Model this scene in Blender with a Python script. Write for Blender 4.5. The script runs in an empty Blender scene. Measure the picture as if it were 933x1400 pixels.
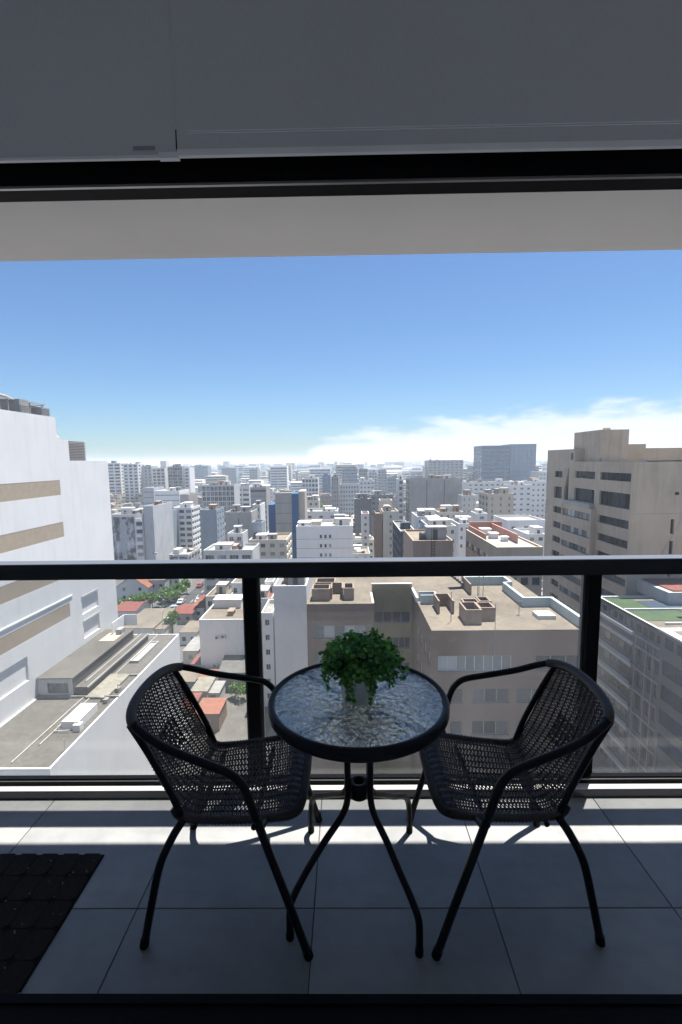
import bpy, math, random
from mathutils import Matrix, Vector
from math import sin, cos, pi, radians, atan2, sqrt
R = random.Random(7)
S = bpy.context.scene
COL = S.collection
# ------------------------------------------------------------------ camera
FZ = 47.0                                   # balcony floor above the street
CAMP = Vector((0, 0, FZ + 1.5002))
FPX, PITCH, ROLL, YAW = 641.83, 0.1128, -0.0123, -0.0117
cp, sp, cy_, sy_, cr, sr = cos(PITCH), sin(PITCH), cos(YAW), sin(YAW), cos(ROLL), sin(ROLL)
R0 = Matrix(((1, 0, 0), (0, -sp, -cp), (0, cp, -sp)))
RY = Matrix(((cy_, -sy_, 0), (sy_, cy_, 0), (0, 0, 1)))
RR = Matrix(((cr, -sr, 0), (sr, cr, 0), (0, 0, 1)))
RC = RR @ R0 @ RY
cam_d = bpy.data.cameras.new("camera")
cam = bpy.data.objects.new("camera", cam_d)
COL.objects.link(cam)
right, down, fwd = RC[0], RC[1], RC[2]
M = Matrix.Identity(4)
for i in range(3):
    M[i][0], M[i][1], M[i][2], M[i][3] = right[i], -down[i], -fwd[i], CAMP[i]
cam.matrix_world = M
cam_d.sensor_fit = 'HORIZONTAL'; cam_d.sensor_width = 36.0
cam_d.lens = FPX / 933 * 36.0
cam_d.shift_y = 1.67 / 933
cam_d.clip_start = 0.05; cam_d.clip_end = 30000
S.camera = cam
# ------------------------------------------------------------------ light, sky
SUNV = Vector((0.16, 0.2125, 1.0)).normalized()      # towards the sun
S.view_settings.view_transform = 'Standard'; S.view_settings.look = 'None'
S.view_settings.gamma = 1.0; S.view_settings.exposure = 1.45
sun_d = bpy.data.lights.new("sun", 'SUN'); sun_d.energy = 5.0; sun_d.angle = radians(0.53)
sun_d.color = (1.0, 0.955, 0.89)
sun = bpy.data.objects.new("sun", sun_d); COL.objects.link(sun)
sun.rotation_mode = 'QUATERNION'; sun.rotation_quaternion = SUNV.to_track_quat('Z', 'Y')
sun.location = (0, 0, 300)
W = bpy.data.worlds.new("World"); S.world = W; W.use_nodes = True
nt = W.node_tree; nt.nodes.clear()
def N(t, typ, **k):
    n = t.nodes.new(typ)
    for a, v in k.items():
        setattr(n, a, v)
    return n
def math_(t, op, a, b=None, clamp=False):
    n = N(t, 'ShaderNodeMath', operation=op, use_clamp=clamp)
    for i, v in enumerate((a, b)):
        if v is None: continue
        if isinstance(v, (int, float)): n.inputs[i].default_value = v
        else: t.links.new(v, n.inputs[i])
    return n.outputs[0]
sky = N(nt, 'ShaderNodeTexSky', sky_type='NISHITA', sun_disc=False)
sky.sun_elevation = math.asin(SUNV.z); sky.sun_rotation = atan2(SUNV.x, SUNV.y)
sky.altitude = 100; sky.air_density = 1.0; sky.dust_density = 0.6; sky.ozone_density = 3.0
tc = N(nt, 'ShaderNodeTexCoord')
sx = N(nt, 'ShaderNodeSeparateXYZ'); nt.links.new(tc.outputs['Generated'], sx.inputs[0])
mp = N(nt, 'ShaderNodeMapping'); mp.inputs['Scale'].default_value = (4, 4, 13)
nt.links.new(tc.outputs['Generated'], mp.inputs[0])
nz = N(nt, 'ShaderNodeTexNoise'); nz.inputs['Scale'].default_value = 2.6; nz.inputs['Detail'].default_value = 7; nz.inputs['Roughness'].default_value = 0.55
nt.links.new(mp.outputs[0], nz.inputs['Vector'])
az = math_(nt, 'ARCTAN2', sx.outputs['X'], sx.outputs['Y'])
ramp_az = N(nt, 'ShaderNodeMapRange', interpolation_type='SMOOTHSTEP')
nt.links.new(az, ramp_az.inputs[0])
for i, v in ((1, -0.17), (2, 0.0), (3, -0.06), (4, 0.052)): ramp_az.inputs[i].default_value = v
rise = math_(nt, 'MULTIPLY', math_(nt, 'MINIMUM', math_(nt, 'MAXIMUM', az, 0.0), 0.7), 0.07)
top = math_(nt, 'ADD', math_(nt, 'ADD', ramp_az.outputs[0], rise), math_(nt, 'MULTIPLY', math_(nt, 'SUBTRACT', nz.outputs[0], 0.5), 0.11))
dz = math_(nt, 'SUBTRACT', top, sx.outputs['Z'])
cl = N(nt, 'ShaderNodeMapRange', interpolation_type='SMOOTHSTEP')
nt.links.new(dz, cl.inputs[0])
for i, v in ((1, -0.02), (2, 0.022), (3, 0.0), (4, 0.86)): cl.inputs[i].default_value = v
mx = N(nt, 'ShaderNodeMixRGB'); nt.links.new(cl.outputs[0], mx.inputs[0]); skt = N(nt, 'ShaderNodeMixRGB', blend_type='MULTIPLY'); skt.inputs[0].default_value = 1; skt.inputs[2].default_value = (.70, .87, 1.03, 1); nt.links.new(sky.outputs[0], skt.inputs[1]); nt.links.new(skt.outputs[0], mx.inputs[1])
mx.inputs[2].default_value = (7.4, 7.8, 8.4, 1)
bg = N(nt, 'ShaderNodeBackground'); bg.inputs['Strength'].default_value = 0.05
nt.links.new(mx.outputs[0], bg.inputs['Color'])
wo = N(nt, 'ShaderNodeOutputWorld'); nt.links.new(bg.outputs[0], wo.inputs[0])
S.cycles.use_denoising = True
S.cycles.max_bounces = 8; S.cycles.diffuse_bounces = 6; S.cycles.transparent_max_bounces = 12
S.cycles.volume_bounces = 1
# ------------------------------------------------------------------ helpers
def ray(px, py):
    v = Vector(((px - 466.5) / FPX, (py - 701.67) / FPX, 1.0))
    return RC.transposed() @ v
def onY(px, py, Y): d = ray(px, py); return CAMP + d * ((Y - CAMP.y) / d.y)
def onZ(px, py, z): d = ray(px, py); return CAMP + d * ((z - CAMP.z) / d.z)
def onX(px, py, X): d = ray(px, py); return CAMP + d * ((X - CAMP.x) / d.x)
class MB:
    def __init__(s): s.v = []; s.f = []; s.m = []
    def quad(s, a, b, c, d, m=0):
        n = len(s.v); s.v += [tuple(a), tuple(b), tuple(c), tuple(d)]; s.f.append((n, n+1, n+2, n+3)); s.m.append(m)
    def tri(s, a, b, c, m=0):
        n = len(s.v); s.v += [tuple(a), tuple(b), tuple(c)]; s.f.append((n, n+1, n+2)); s.m.append(m)
    def box(s, x0, y0, z0, x1, y1, z1, m=0, bottom=True):
        n = len(s.v)
        s.v += [(x0,y0,z0),(x1,y0,z0),(x1,y1,z0),(x0,y1,z0),(x0,y0,z1),(x1,y0,z1),(x1,y1,z1),(x0,y1,z1)]
        fs = [(4,5,6,7),(0,1,5,4),(1,2,6,5),(2,3,7,6),(3,0,4,7)]
        if bottom: fs.append((3,2,1,0))
        for f in fs: s.f.append(tuple(n+i for i in f)); s.m.append(m)
    def bevbox(s, x0, y0, z0, x1, y1, z1, b, m=0):
        n = len(s.v)
        for z, i in ((z0, 0), (z1 - b, 0), (z1, b)):
            s.v += [(x0+i,y0+i,z),(x1-i,y0+i,z),(x1-i,y1-i,z),(x0+i,y1-i,z)]
        for k in (0, 4):
            for j in range(4):
                a, c = n+k+j, n+k+(j+1) % 4
                s.f.append((a, c, c+4, a+4)); s.m.append(m)
        s.f.append((n+8, n+9, n+10, n+11)); s.m.append(m)
        s.f.append((n+3, n+2, n+1, n)); s.m.append(m)
    def tube(s, path, r, seg=8, m=0, caps=True):
        P = [Vector(p) for p in path]; n0 = len(s.v); L = len(P)
        up = None
        for i, p in enumerate(P):
            t = (P[min(i+1, L-1)] - P[max(i-1, 0)]).normalized()
            if up is None:
                up = Vector((0, 0, 1)) if abs(t.z) < .9 else Vector((1, 0, 0))
            a = (up - t * up.dot(t)).normalized(); b = t.cross(a); up = a
            rr = r[i] if isinstance(r, (list, tuple)) else r
            for k in range(seg):
                q = p + (a * cos(2*pi*k/seg) + b * sin(2*pi*k/seg)) * rr
                s.v.append(tuple(q))
        for i in range(L-1):
            for k in range(seg):
                a = n0+i*seg+k; b = n0+i*seg+(k+1) % seg
                s.f.append((a, b, b+seg, a+seg)); s.m.append(m)
        if caps:
            s.f.append(tuple(n0+k for k in range(seg))[::-1]); s.m.append(m)
            s.f.append(tuple(n0+(L-1)*seg+k for k in range(seg))); s.m.append(m)
    def lathe(s, prof, seg=32, c=(0, 0), m=0, closed=False):
        n0 = len(s.v); L = len(prof)
        for (r, z) in prof:
            for k in range(seg): s.v.append((c[0]+r*cos(2*pi*k/seg), c[1]+r*sin(2*pi*k/seg), z))
        for i in range(L if closed else L-1):
            j = (i+1) % L
            for k in range(seg):
                s.f.append((n0+i*seg+k, n0+i*seg+(k+1) % seg, n0+j*seg+(k+1) % seg, n0+j*seg+k)); s.m.append(m)
    def mesh(s, name, mats, smooth=False):
        me = bpy.data.meshes.new(name); me.from_pydata(s.v, [], s.f)
        for mt in (mats if isinstance(mats, (list, tuple)) else [mats]): me.materials.append(mt)
        if any(s.m): me.polygons.foreach_set('material_index', s.m)
        if smooth: me.polygons.foreach_set('use_smooth', [True]*len(s.f))
        me.update(); return me
    def build(s, name, mats, parent=None, smooth=False, loc=(0, 0, 0), rz=0):
        return obj(name, s.mesh(name, mats, smooth), parent, loc, rz)
def obj(name, me, parent=None, loc=(0, 0, 0), rz=0):
    o = bpy.data.objects.new(name, me); COL.objects.link(o)
    o.location = loc
    if rz: o.rotation_euler = (0, 0, rz)
    if parent: o.parent = parent
    return o
def tag(o, label=None, cat=None, group=None, kind=None):
    if label: o['label'] = label
    if cat: o['category'] = cat
    if group: o['group'] = group
    if kind: o['kind'] = kind
    return o
def thing(name, label, cat, loc=(0, 0, 0), rz=0, group=None):
    return tag(obj(name, None, None, loc, rz), label, cat, group)
def struct(name, mb, mats, parent=None, smooth=False, loc=(0,0,0)):
    o = mb.build(name, mats, parent, smooth, loc)
    if not parent: o['kind'] = 'structure'
    return o
def catmull(pts, n=8):
    P = [Vector(p) for p in pts]; P = [P[0]*2-P[1]] + P + [P[-1]*2-P[-2]]; out = []
    for i in range(1, len(P)-2):
        for k in range(n):
            t = k/n; a, b, c, d = P[i-1:i+3]
            out.append(.5*((2*b)+(-a+c)*t+(2*a-5*b+4*c-d)*t*t+(-a+3*b-3*c+d)*t**3))
    out.append(P[-2]); return out
# ------------------------------------------------------------------ materials
def newmat(name):
    m = bpy.data.materials.new(name); m.use_nodes = True
    t = m.node_tree; b = t.nodes['Principled BSDF']; return m, t, b
def ramp(t, src, stops):
    r = N(t, 'ShaderNodeValToRGB'); t.links.new(src, r.inputs[0])
    e = r.color_ramp.elements
    while len(e) < len(stops): e.new(0.5)
    for i, (p, c) in enumerate(stops): e[i].position = p; e[i].color = (*c, 1) if len(c) == 3 else c
    return r.outputs[0]
def mul(t, a, b, f=1.0):
    n = N(t, 'ShaderNodeMixRGB', blend_type='MULTIPLY'); n.inputs[0].default_value = f
    for i, v in ((1, a), (2, b)):
        if isinstance(v, tuple): n.inputs[i].default_value = (*v, 1)
        else: t.links.new(v, n.inputs[i])
    return n.outputs[0]
def noise(t, scale, detail=4, vec=None, rough=.55, sc=None):
    n = N(t, 'ShaderNodeTexNoise'); n.inputs['Scale'].default_value = scale; n.inputs['Detail'].default_value = detail; n.inputs['Roughness'].default_value = rough
    if vec is None: vec = N(t, 'ShaderNodeTexCoord').outputs['Object']
    if sc:
        mpp = N(t, 'ShaderNodeMapping'); mpp.inputs['Scale'].default_value = sc; t.links.new(vec, mpp.inputs[0]); vec = mpp.outputs[0]
    t.links.new(vec, n.inputs['Vector']); return n.outputs[0]
def bump(t, b, h, strength, dist=.01):
    n = N(t, 'ShaderNodeBump'); n.inputs['Strength'].default_value = strength; n.inputs['Distance'].default_value = dist
    t.links.new(h, n.inputs['Height']); t.links.new(n.outputs[0], b.inputs['Normal'])
WALLS = {}
def wall(name, c, dirt=.3, rough=.85):
    """painted render or concrete: mottling, rain streaks and faint blotches of old paint"""
    m, t, b = newmat(name)
    a = ramp(t, noise(t, .22, 6), [(.3, (1-dirt*.6,)*3), (.65, (1, 1, 1))])
    s = ramp(t, noise(t, 1.0, 5, sc=(.9, .9, .10)), [(.25, (1-dirt*.7, 1-dirt*.72, 1-dirt*.75)), (.5, (1, 1, 1))])
    g = ramp(t, noise(t, 9, 3), [(.2, (1-dirt*.3,)*3), (.8, (1, 1, 1))])
    c2 = mul(t, mul(t, mul(t, c, a), s), g)
    t.links.new(c2, b.inputs['Base Color']); b.inputs['Roughness'].default_value = rough
    WALLS[name] = m; return m
def roofm(name, c, d2, sc=.25):
    m, t, b = newmat(name)
    a = ramp(t, noise(t, sc, 7, rough=.65), [(.3, d2), (.62, c)])
    s = ramp(t, noise(t, 2.2, 5), [(.25, (.7, .7, .7)), (.6, (1, 1, 1))])
    t.links.new(mul(t, a, s), b.inputs['Base Color']); b.inputs['Roughness'].default_value = .9
    WALLS[name] = m; return m
wall('white', (.74, .735, .725), .11); wall('offwhite', (.70, .69, .66), .22); wall('cream', (.62, .57, .48), .25)
wall('beige', (.50, .44, .36), .28); wall('tan', (.54, .445, .34), .28); wall('sand', (.45, .38, .29), .25)
wall('lightgrey', (.52, .53, .54), .25); wall('grey', (.33, .33, .33), .3); wall('warmgrey', (.38, .36, .34), .3)
wall('darkgrey', (.14, .145, .15), .3); wall('bluegrey', (.27, .32, .37), .25); wall('mauve', (.235, .163, .12), .2)
wall('ochre', (.34, .275, .14), .22); wall('brown', (.25, .16, .11), .3); wall('slateblue', (.20, .26, .34), .15); wall('blue', (.008, .085, .23), .2); wall('navy', (.03, .05, .08), .2)
wall('aqua', (.50, .575, .58), .25); wall('palebrown', (.36, .27, .21), .3); wall('stone', (.44, .42, .38), .35)
wall('facade_grey', (.165, .165, .163), .3); wall('red', (.40, .07, .05), .2); wall('pink', (.55, .28, .22), .3)
roofm('roof_grey', (.16, .15, .14), (.10, .095, .088)); roofm('roof_sand', (.215, .178, .135), (.14, .118, .09)); roofm('roof_white', (.30, .29, .27), (.19, .183, .17))
roofm('roof_red', (.24, .075, .055), (.16, .06, .048), .8); roofm('roof_orange', (.30, .115, .07), (.20, .085, .055), .8); roofm('turf', (.055, .098, .038), (.04, .07, .03), .5)
roofm('asphalt', (.07, .07, .07), (.045, .045, .047)); roofm('dirt_lot', (.13, .12, .105), (.09, .083, .074)); roofm('pavement', (.13, .125, .12), (.09, .087, .083))
roofm('membrane', (.125, .115, .10), (.08, .073, .064), .12); roofm('cream_panel', (.27, .25, .20), (.17, .155, .125), .6)
def plain(name, c, rough=.5, metal=0, var=.12, sc=6, spec=None):
    m, t, b = newmat(name)
    a = ramp(t, noise(t, sc, 4), [(.3, (1-var,)*3), (.7, (1, 1, 1))])
    t.links.new(mul(t, c, a), b.inputs['Base Color']); b.inputs['Roughness'].default_value = rough; b.inputs['Metallic'].default_value = metal
    if spec is not None: b.inputs['Specular IOR Level'].default_value = spec
    return m
def winglass(name, c0, c1, c2, rough=.12, joined=False, spec=.45):
    """window panes seen from outside: dark rooms, some with pale blinds"""
    m, t, b = newmat(name)
    if joined:
        v = N(t, 'ShaderNodeTexWhiteNoise', noise_dimensions='3D'); g = N(t, 'ShaderNodeNewGeometry')
        sn = N(t, 'ShaderNodeVectorMath', operation='SNAP'); sn.inputs[1].default_value = (1.7, 1.7, 2.9)
        t.links.new(N(t, 'ShaderNodeTexCoord').outputs['Object'], sn.inputs[0]); t.links.new(sn.outputs[0], v.inputs[0]); src = v.outputs[0]
    else:
        src = N(t, 'ShaderNodeObjectInfo').outputs['Random']
    c = ramp(t, src, [(0, c0), (.55, c1), (.9, c2)])
    t.links.new(c, b.inputs['Base Color']); b.inputs['Roughness'].default_value = rough
    b.inputs['Specular IOR Level'].default_value = spec
    return m
GL = winglass('window_pane', (.02, .026, .032), (.05, .06, .07), (.30, .30, .29))
GLJ = winglass('window_pane_far', (.025, .03, .035), (.06, .07, .08), (.22, .23, .24), .2, True)
GLB = winglass('window_pane_blue', (.012, .03, .06), (.022, .055, .10), (.05, .10, .16), .1)
GLD = winglass('window_pane_dark', (.006, .009, .012), (.012, .02, .03), (.045, .055, .07), .1, spec=.12)
GLT = winglass('tower_glazing', (.05, .09, .15), (.085, .14, .22), (.17, .23, .32), .12)
GLM = winglass('window_pane_mid', (.03, .035, .04), (.06, .065, .07), (.15, .15, .145), .12, spec=.3)
GLC = winglass('window_pane_curtain', (.05, .06, .065), (.20, .21, .21), (.42, .43, .43))
FRW = plain('frame_white', (.62, .63, .64), .5); FRD = plain('frame_dark', (.05, .05, .055), .5); FRG = plain('frame_grey', (.3, .3, .3), .5)
BLACK = plain('black_powder_coat', (.008, .009, .011), .6, 0, .3, 40, .08)
TUBE = plain('black_steel_tube', (.008, .009, .012), .38, 0, .06, 12, .16)
ALU = plain('aluminium_lip', (.35, .36, .38), .35, 1.0)
CONC = WALLS['stone']
# ------------------------------------------------------------------ generic buildings
FOOT = []
def facade(mb, fr, w, z0, z1, holes, dep, m=0):
    """wall with real openings; fr(u, v, d) maps to a point, d = depth into the wall"""
    us = sorted({0, w, *[h[0] for h in holes], *[h[1] for h in holes]}); vs = sorted({z0, z1, *[h[2] for h in holes], *[h[3] for h in holes]})
    us = [u for i, u in enumerate(us) if i == 0 or u-us[i-1] > 1e-4]; vs = [v for i, v in enumerate(vs) if i == 0 or v-vs[i-1] > 1e-4]
    def inhole(u, v): return any(h[0] < u < h[1] and h[2] < v < h[3] for h in holes)
    for j in range(len(vs)-1):
        run = None
        for i in range(len(us)-1):
            ih = inhole((us[i]+us[i+1])/2, (vs[j]+vs[j+1])/2)
            if not ih:
                if run is None: run = us[i]
            if run is not None and (ih or i == len(us)-2):
                e = us[i] if ih else us[i+1]
                mb.quad(fr(run, vs[j], 0), fr(e, vs[j], 0), fr(e, vs[j+1], 0), fr(run, vs[j+1], 0), m); run = None
    for (a, b, c, d) in holes:
        mb.quad(fr(a, c, 0), fr(b, c, 0), fr(b, c, dep), fr(a, c, dep), m); mb.quad(fr(a, d, 0), fr(b, d, 0), fr(b, d, dep), fr(a, d, dep), m)
        mb.quad(fr(a, c, 0), fr(a, d, 0), fr(a, d, dep), fr(a, c, dep), m); mb.quad(fr(b, c, 0), fr(b, d, 0), fr(b, d, dep), fr(b, c, dep), m)
WMESH = {}
def win_mesh(w, h, n, fm, rows=1):
    k = (round(w, 2), round(h, 2), n, fm.name, rows)
    if k not in WMESH:
        mb = MB(); t = min(.07, w*.06); d = .07
        mb.box(-w/2, -d, 0, w/2, .02, t); mb.box(-w/2, -d, h-t, w/2, .02, h)
        for i in range(n+1):
            x = -w/2 + (w-t)*i/n; mb.box(x, -d+.004, t, x+t, .02, h-t)
        for j in range(1, rows):
            mb.box(-w/2, -d+.008, h*j/rows, w/2, .02, h*j/rows+t)
        WMESH[k] = mb.mesh('window_frame', [fm])
    return WMESH[k]
def pane_mesh(w, h, gm):
    k = ('p', round(w, 2), round(h, 2), gm.name)
    if k not in WMESH:
        mb = MB(); mb.box(-w/2, 0, 0, w/2, .03, h); WMESH[k] = mb.mesh('pane', [gm])
    return WMESH[k]
def wall_frames(Wd, D):
    return {'f': (lambda u, v, d: (u, d, v), 0, Wd), 'l': (lambda u, v, d: (d, u, v), -pi/2, D), 'r': (lambda u, v, d: (Wd-d, u, v), pi/2, D), 'b': (lambda u, v, d: (u, D-d, v), pi, Wd)}
def put_window(root, fr, rz, h, dep, n, fm, gm, panes=True, name='window'):
    a, b, c, d = h
    w = obj(name, win_mesh(b-a, d-c, n, fm), root, fr((a+b)/2, c, dep), rz)
    if panes and n > 1:
        pw = (b-a)/n
        for i in range(n):
            obj('pane', pane_mesh(pw, d-c, gm), w, (-(b-a)/2+pw*(i+.5), -.012, 0))
    else:
        obj('pane', pane_mesh(b-a, d-c, gm), w, (0, -.012, 0))
    return w
def grid_holes(w, ztop, spec):
    cols, rows, fh, wf, h, off = spec[:6]; bay = w/cols; out = []
    for r in range(rows):
        zt = ztop-off-r*fh
        if zt-h < 1.0: break
        for c in range(cols):
            out.append((bay*c+bay*(1-wf)/2, bay*c+bay*(1+wf)/2, zt-h, zt))
    return out
def shell(root, Wd, D, zt, wm, rm, holes, par=.8, th=.25, dep=.25, z0=0.0, cap=None):
    """walls + roof of one block, local origin at its front left corner"""
    mb = MB(); F = wall_frames(Wd, D)
    for k in 'flrb':
        fr, rz, w = F[k]; facade(mb, fr, w, z0, zt, holes.get(k, []), dep)
    zi = zt-par
    if par > 0:
        for (a, b, c, d) in ((0, 0, Wd, th), (0, D-th, Wd, D), (0, th, th, D-th), (Wd-th, th, Wd, D-th)):
            mb.quad((a, b, zt), (c, b, zt), (c, d, zt), (a, d, zt), 1 if cap else 0)
        for (a, b, c, d) in ((th, th, Wd-th, th), (Wd-th, th, Wd-th, D-th), (Wd-th, D-th, th, D-th), (th, D-th, th, th)):
            mb.quad((a, b, zi), (c, d, zi), (c, d, zt), (a, b, zt))
    mb.build('wall', [wm] + ([cap] if cap else []), root)
    r = MB(); e = th if par > 0 else 0
    r.quad((e, e, zi), (Wd-e, e, zi), (Wd-e, D-e, zi), (e, D-e, zi)); r.build('roof', rm, root)
    return F, zi
def shed(root, x, y, z, w, d, h, wm, door=True, name='roof_shed'):
    mb = MB(); mb.box(x, y, z, x+w, y+d, z+h); mb.box(x-.15, y-.15, z+h, x+w+.15, y+d+.15, z+h+.16)
    if door: mb.box(x+w*.3, y-.03, z, x+w*.3+.9, y, z+min(2, h*.85), 1)
    return mb.build(name, [wm, FRD], root)
def tank(root, x, y, z, r=.6, h=1.3):
    mb = MB(); mb.lathe([(0.01, z+h+.18), (r*.4, z+h+.15), (r, z+h), (r, z), (.01, z)], 12, (x, y))
    return mb.build('water_tank', BLACKT, root, True)
BLACKT = plain('tank_plastic', (.06, .07, .09), .5)
def clutter(root, Wd, D, zi, wm, seed, n=3):
    r = random.Random(seed)
    for i in range(n):
        w = min(Wd*.5, r.uniform(2, 5)); d = min(D*.5, r.uniform(2, 5))
        shed(root, r.uniform(.5, max(.6, Wd-w-.5)), r.uniform(.6, max(.7, D-d-.5)), zi, w, d, r.uniform(1.6, 3.0), r.choice([wm, WALLS['offwhite'], WALLS['grey'], WALLS['palebrown']]))
    if Wd > 5 and D > 5:
        tank(root, r.uniform(1.5, Wd-1.5), r.uniform(1.5, D-1.5), zi)
NB = [0]; PROT = []
def B(label, px0, px1, ytop, Y, D, wm, rm='roof_white', f=None, l=None, r=None, par=.8, name='apartment_block', cat='building', n=None, gl=None, fm=None,
      sheds=2, bands=0, group=None, dep=.25, cap=None, np_=1):
    a, b = onY(px0, ytop, Y), onY(px1, ytop, Y)
    x0, Wd, zt = a.x, b.x-a.x, (a.z+b.z)/2
    root = thing(name, label, cat, (x0, Y, 0), 0, group)
    FOOT.append((x0-2, Y-2, x0+Wd+2, Y+D+2)); NB[0] += 1
    PROT.append((x0/Y, (x0+Wd)/Y, Y, ytop+(46 if Y < 350 else 26)))
    wm = WALLS[wm]; F = wall_frames(Wd, D); H = {}
    sp_ = {'f': f, 'l': l, 'r': r}
    for k, s in sp_.items():
        if s: H[k] = grid_holes(F[k][2], zt, s)
    F, zi = shell(root, Wd, D, zt, wm, WALLS[rm], H, par, dep=dep, cap=cap)
    gm = gl or GL; fm = fm or FRG
    for k, hs in H.items():
        fr, rz, w = F[k]; wpx = (hs[0][1]-hs[0][0])*642/Y if hs else 0
        if k != 'f': wpx *= .35
        if wpx >= 6:
            for h in hs: put_window(root, fr, rz, h, dep, np_, fm, gm, True)
        elif hs:
            mb = MB()
            for (u0, u1, v0, v1) in hs:
                mb.quad(fr(u0, v0, dep), fr(u1, v0, dep), fr(u1, v1, dep), fr(u0, v1, dep))
                t = .08; um = (u0+u1)/2
                mb.quad(fr(um-t, v0, dep-.05), fr(um+t, v0, dep-.05), fr(um+t, v1, dep-.05), fr(um-t, v1, dep-.05), 1)
            tag(mb.build('windows', [GLJ if gm is GL else gm, fm], root), kind='stuff')
    if bands:
        bm = MB(); bm.box(-.12, -.12, 0, Wd+.12, D+.12, .22); me = bm.mesh('floor_band', WALLS['lightgrey'])
        for i in range(bands[0]): obj('floor_band', me, root, (0, 0, zt-bands[1]*(i+1)))
    if sheds: clutter(root, Wd, D, zi, wm, NB[0], sheds)
    return root, Wd, D, zt, zi
# ================================================================== the flat and its balcony
ROOMW = plain('room_plaster', (.82, .81, .80), .9, 0, .08, 1.5)
SOFF = plain('soffit_plaster', (.82, .80, .78), .9, 0, .10, 1.2)
def tile_mat():
    m, t, b = newmat('porcelain_tile')
    o = N(t, 'ShaderNodeTexCoord').outputs['Object']
    rnd = N(t, 'ShaderNodeObjectInfo').outputs['Random']
    mpp = N(t, 'ShaderNodeMapping'); t.links.new(o, mpp.inputs[0])
    cmb = N(t, 'ShaderNodeCombineXYZ')
    for i in range(3): t.links.new(math_(t, 'MULTIPLY', rnd, 37.0+i*11), cmb.inputs[i])
    t.links.new(cmb.outputs[0], mpp.inputs['Location'])
    v = mpp.outputs[0]
    a = ramp(t, noise(t, 2.2, 8, v, .62), [(.3, (.20, .207, .209)), (.7, (.315, .311, .304))])
    g = ramp(t, noise(t, 14, 5, v, .7), [(.25, (.86, .86, .86)), (.7, (1, 1, 1))])
    s = ramp(t, noise(t, 5, 6, v, .6, (.5, 4, 1)), [(.3, (.93, .92, .91)), (.5, (1, 1, 1))])
    vr = ramp(t, rnd, [(0, (.88, .89, .90)), (1, (1.0, 1.0, 1.0))])
    t.links.new(mul(t, mul(t, mul(t, a, g), s), vr), b.inputs['Base Color'])
    rr = N(t, 'ShaderNodeMapRange'); t.links.new(noise(t, 6, 6, v), rr.inputs[0]); rr.inputs[3].default_value = .36; rr.inputs[4].default_value = .55
    t.links.new(rr.outputs[0], b.inputs['Roughness'])
    bump(t, b, noise(t, 60, 4, v), .06, .002)
    return m
TILE = tile_mat(); GROUT = plain('grout', (.05, .05, .052), .9)
KERB = plain('kerb_stone', (.42, .42, .43), .5, 0, .15, 5)
base = struct('balcony_floor', (lambda b: (b.box(-2.45, .985, FZ-.3, 2.45, 2.034, FZ-.006), b)[1])(MB()), GROUT)
TM = {}
x0g, y0g, g = -.7235, 1.421, .0016
for i in range(-3, 6):
    for (ya, yb) in ((1.157, 1.421), (1.421, 1.938)):
        xa, xb = max(-2.45, x0g+.6*(i-0)), min(2.45, x0g+.6*(i+1))
        if xb-xa < .05: continue
        k = (round(xb-xa, 3), ya)
        if k not in TM:
            w, d = xb-xa-2*g, yb-ya-2*g
            mb = MB(); mb.bevbox(-w/2, -d/2, -.008, w/2, d/2, 0, .0012); TM[k] = mb.mesh('floor_tile', TILE)
        obj('floor_tile', TM[k], base, ((xa+xb)/2, (ya+yb)/2, FZ))
mb = MB(); mb.bevbox(-2.45, 1.938, FZ-.005, 2.45, 2.034, FZ+.038, .003); mb.build('kerb', plain('kerb_face', (.07, .08, .10), .3, 0, .2, 8), base)
mb = MB(); mb.bevbox(-2.45, 1.9375, FZ+.0382, 2.45, 2.034, FZ+.0415, .001); mb.build('kerb_sill', plain('sill_stone', (.72, .69, .66), .4, 0, .12, 9), base)
mb = MB(); mb.box(-2.75, 1.15, FZ+2.405, 2.75, 2.205, FZ+2.85); mb.box(-2.75, .95, FZ+2.852, 2.75, 2.1, FZ+3.1); struct('balcony_ceiling', mb, SOFF)
for s in (-1, 1):
    mb = MB(); mb.box(min(s*2.45, s*2.7), 1.0, FZ-.3, max(s*2.45, s*2.7), 2.2, FZ+2.404); struct('balcony_side_wall', mb, SOFF)
mb = MB(); mb.box(-2.75, -2.2, FZ-.3, 2.75, .98, FZ); struct('room_floor', mb, plain('room_flooring', (.78, .76, .74), .4))
mb = MB(); mb.box(-2.75, -2.2, FZ+2.85, 2.75, .949, FZ+3.1); struct('room_ceiling', mb, ROOMW)
mb = MB(); mb.box(-2.75, -2.4, FZ-.3, 2.75, -2.2, FZ+3.1); struct('room_back_wall', mb, ROOMW)
for s in (-1, 1):
    a, b = min(s*2.56, s*2.75), max(s*2.56, s*2.75); mb = MB()
    for (y0, y1, z0, z1) in ((-2.2, -1.2, 0, 2.85), (.1, .98, 0, 2.85), (-1.2, .1, 0, 1.2), (-1.2, .1, 2.15, 2.85)): mb.box(a, y0, FZ+z0, b, y1, FZ+z1)  # unseen window openings, added so that more daylight reaches the blinds
    struct('room_side_wall', mb, ROOMW)
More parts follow.
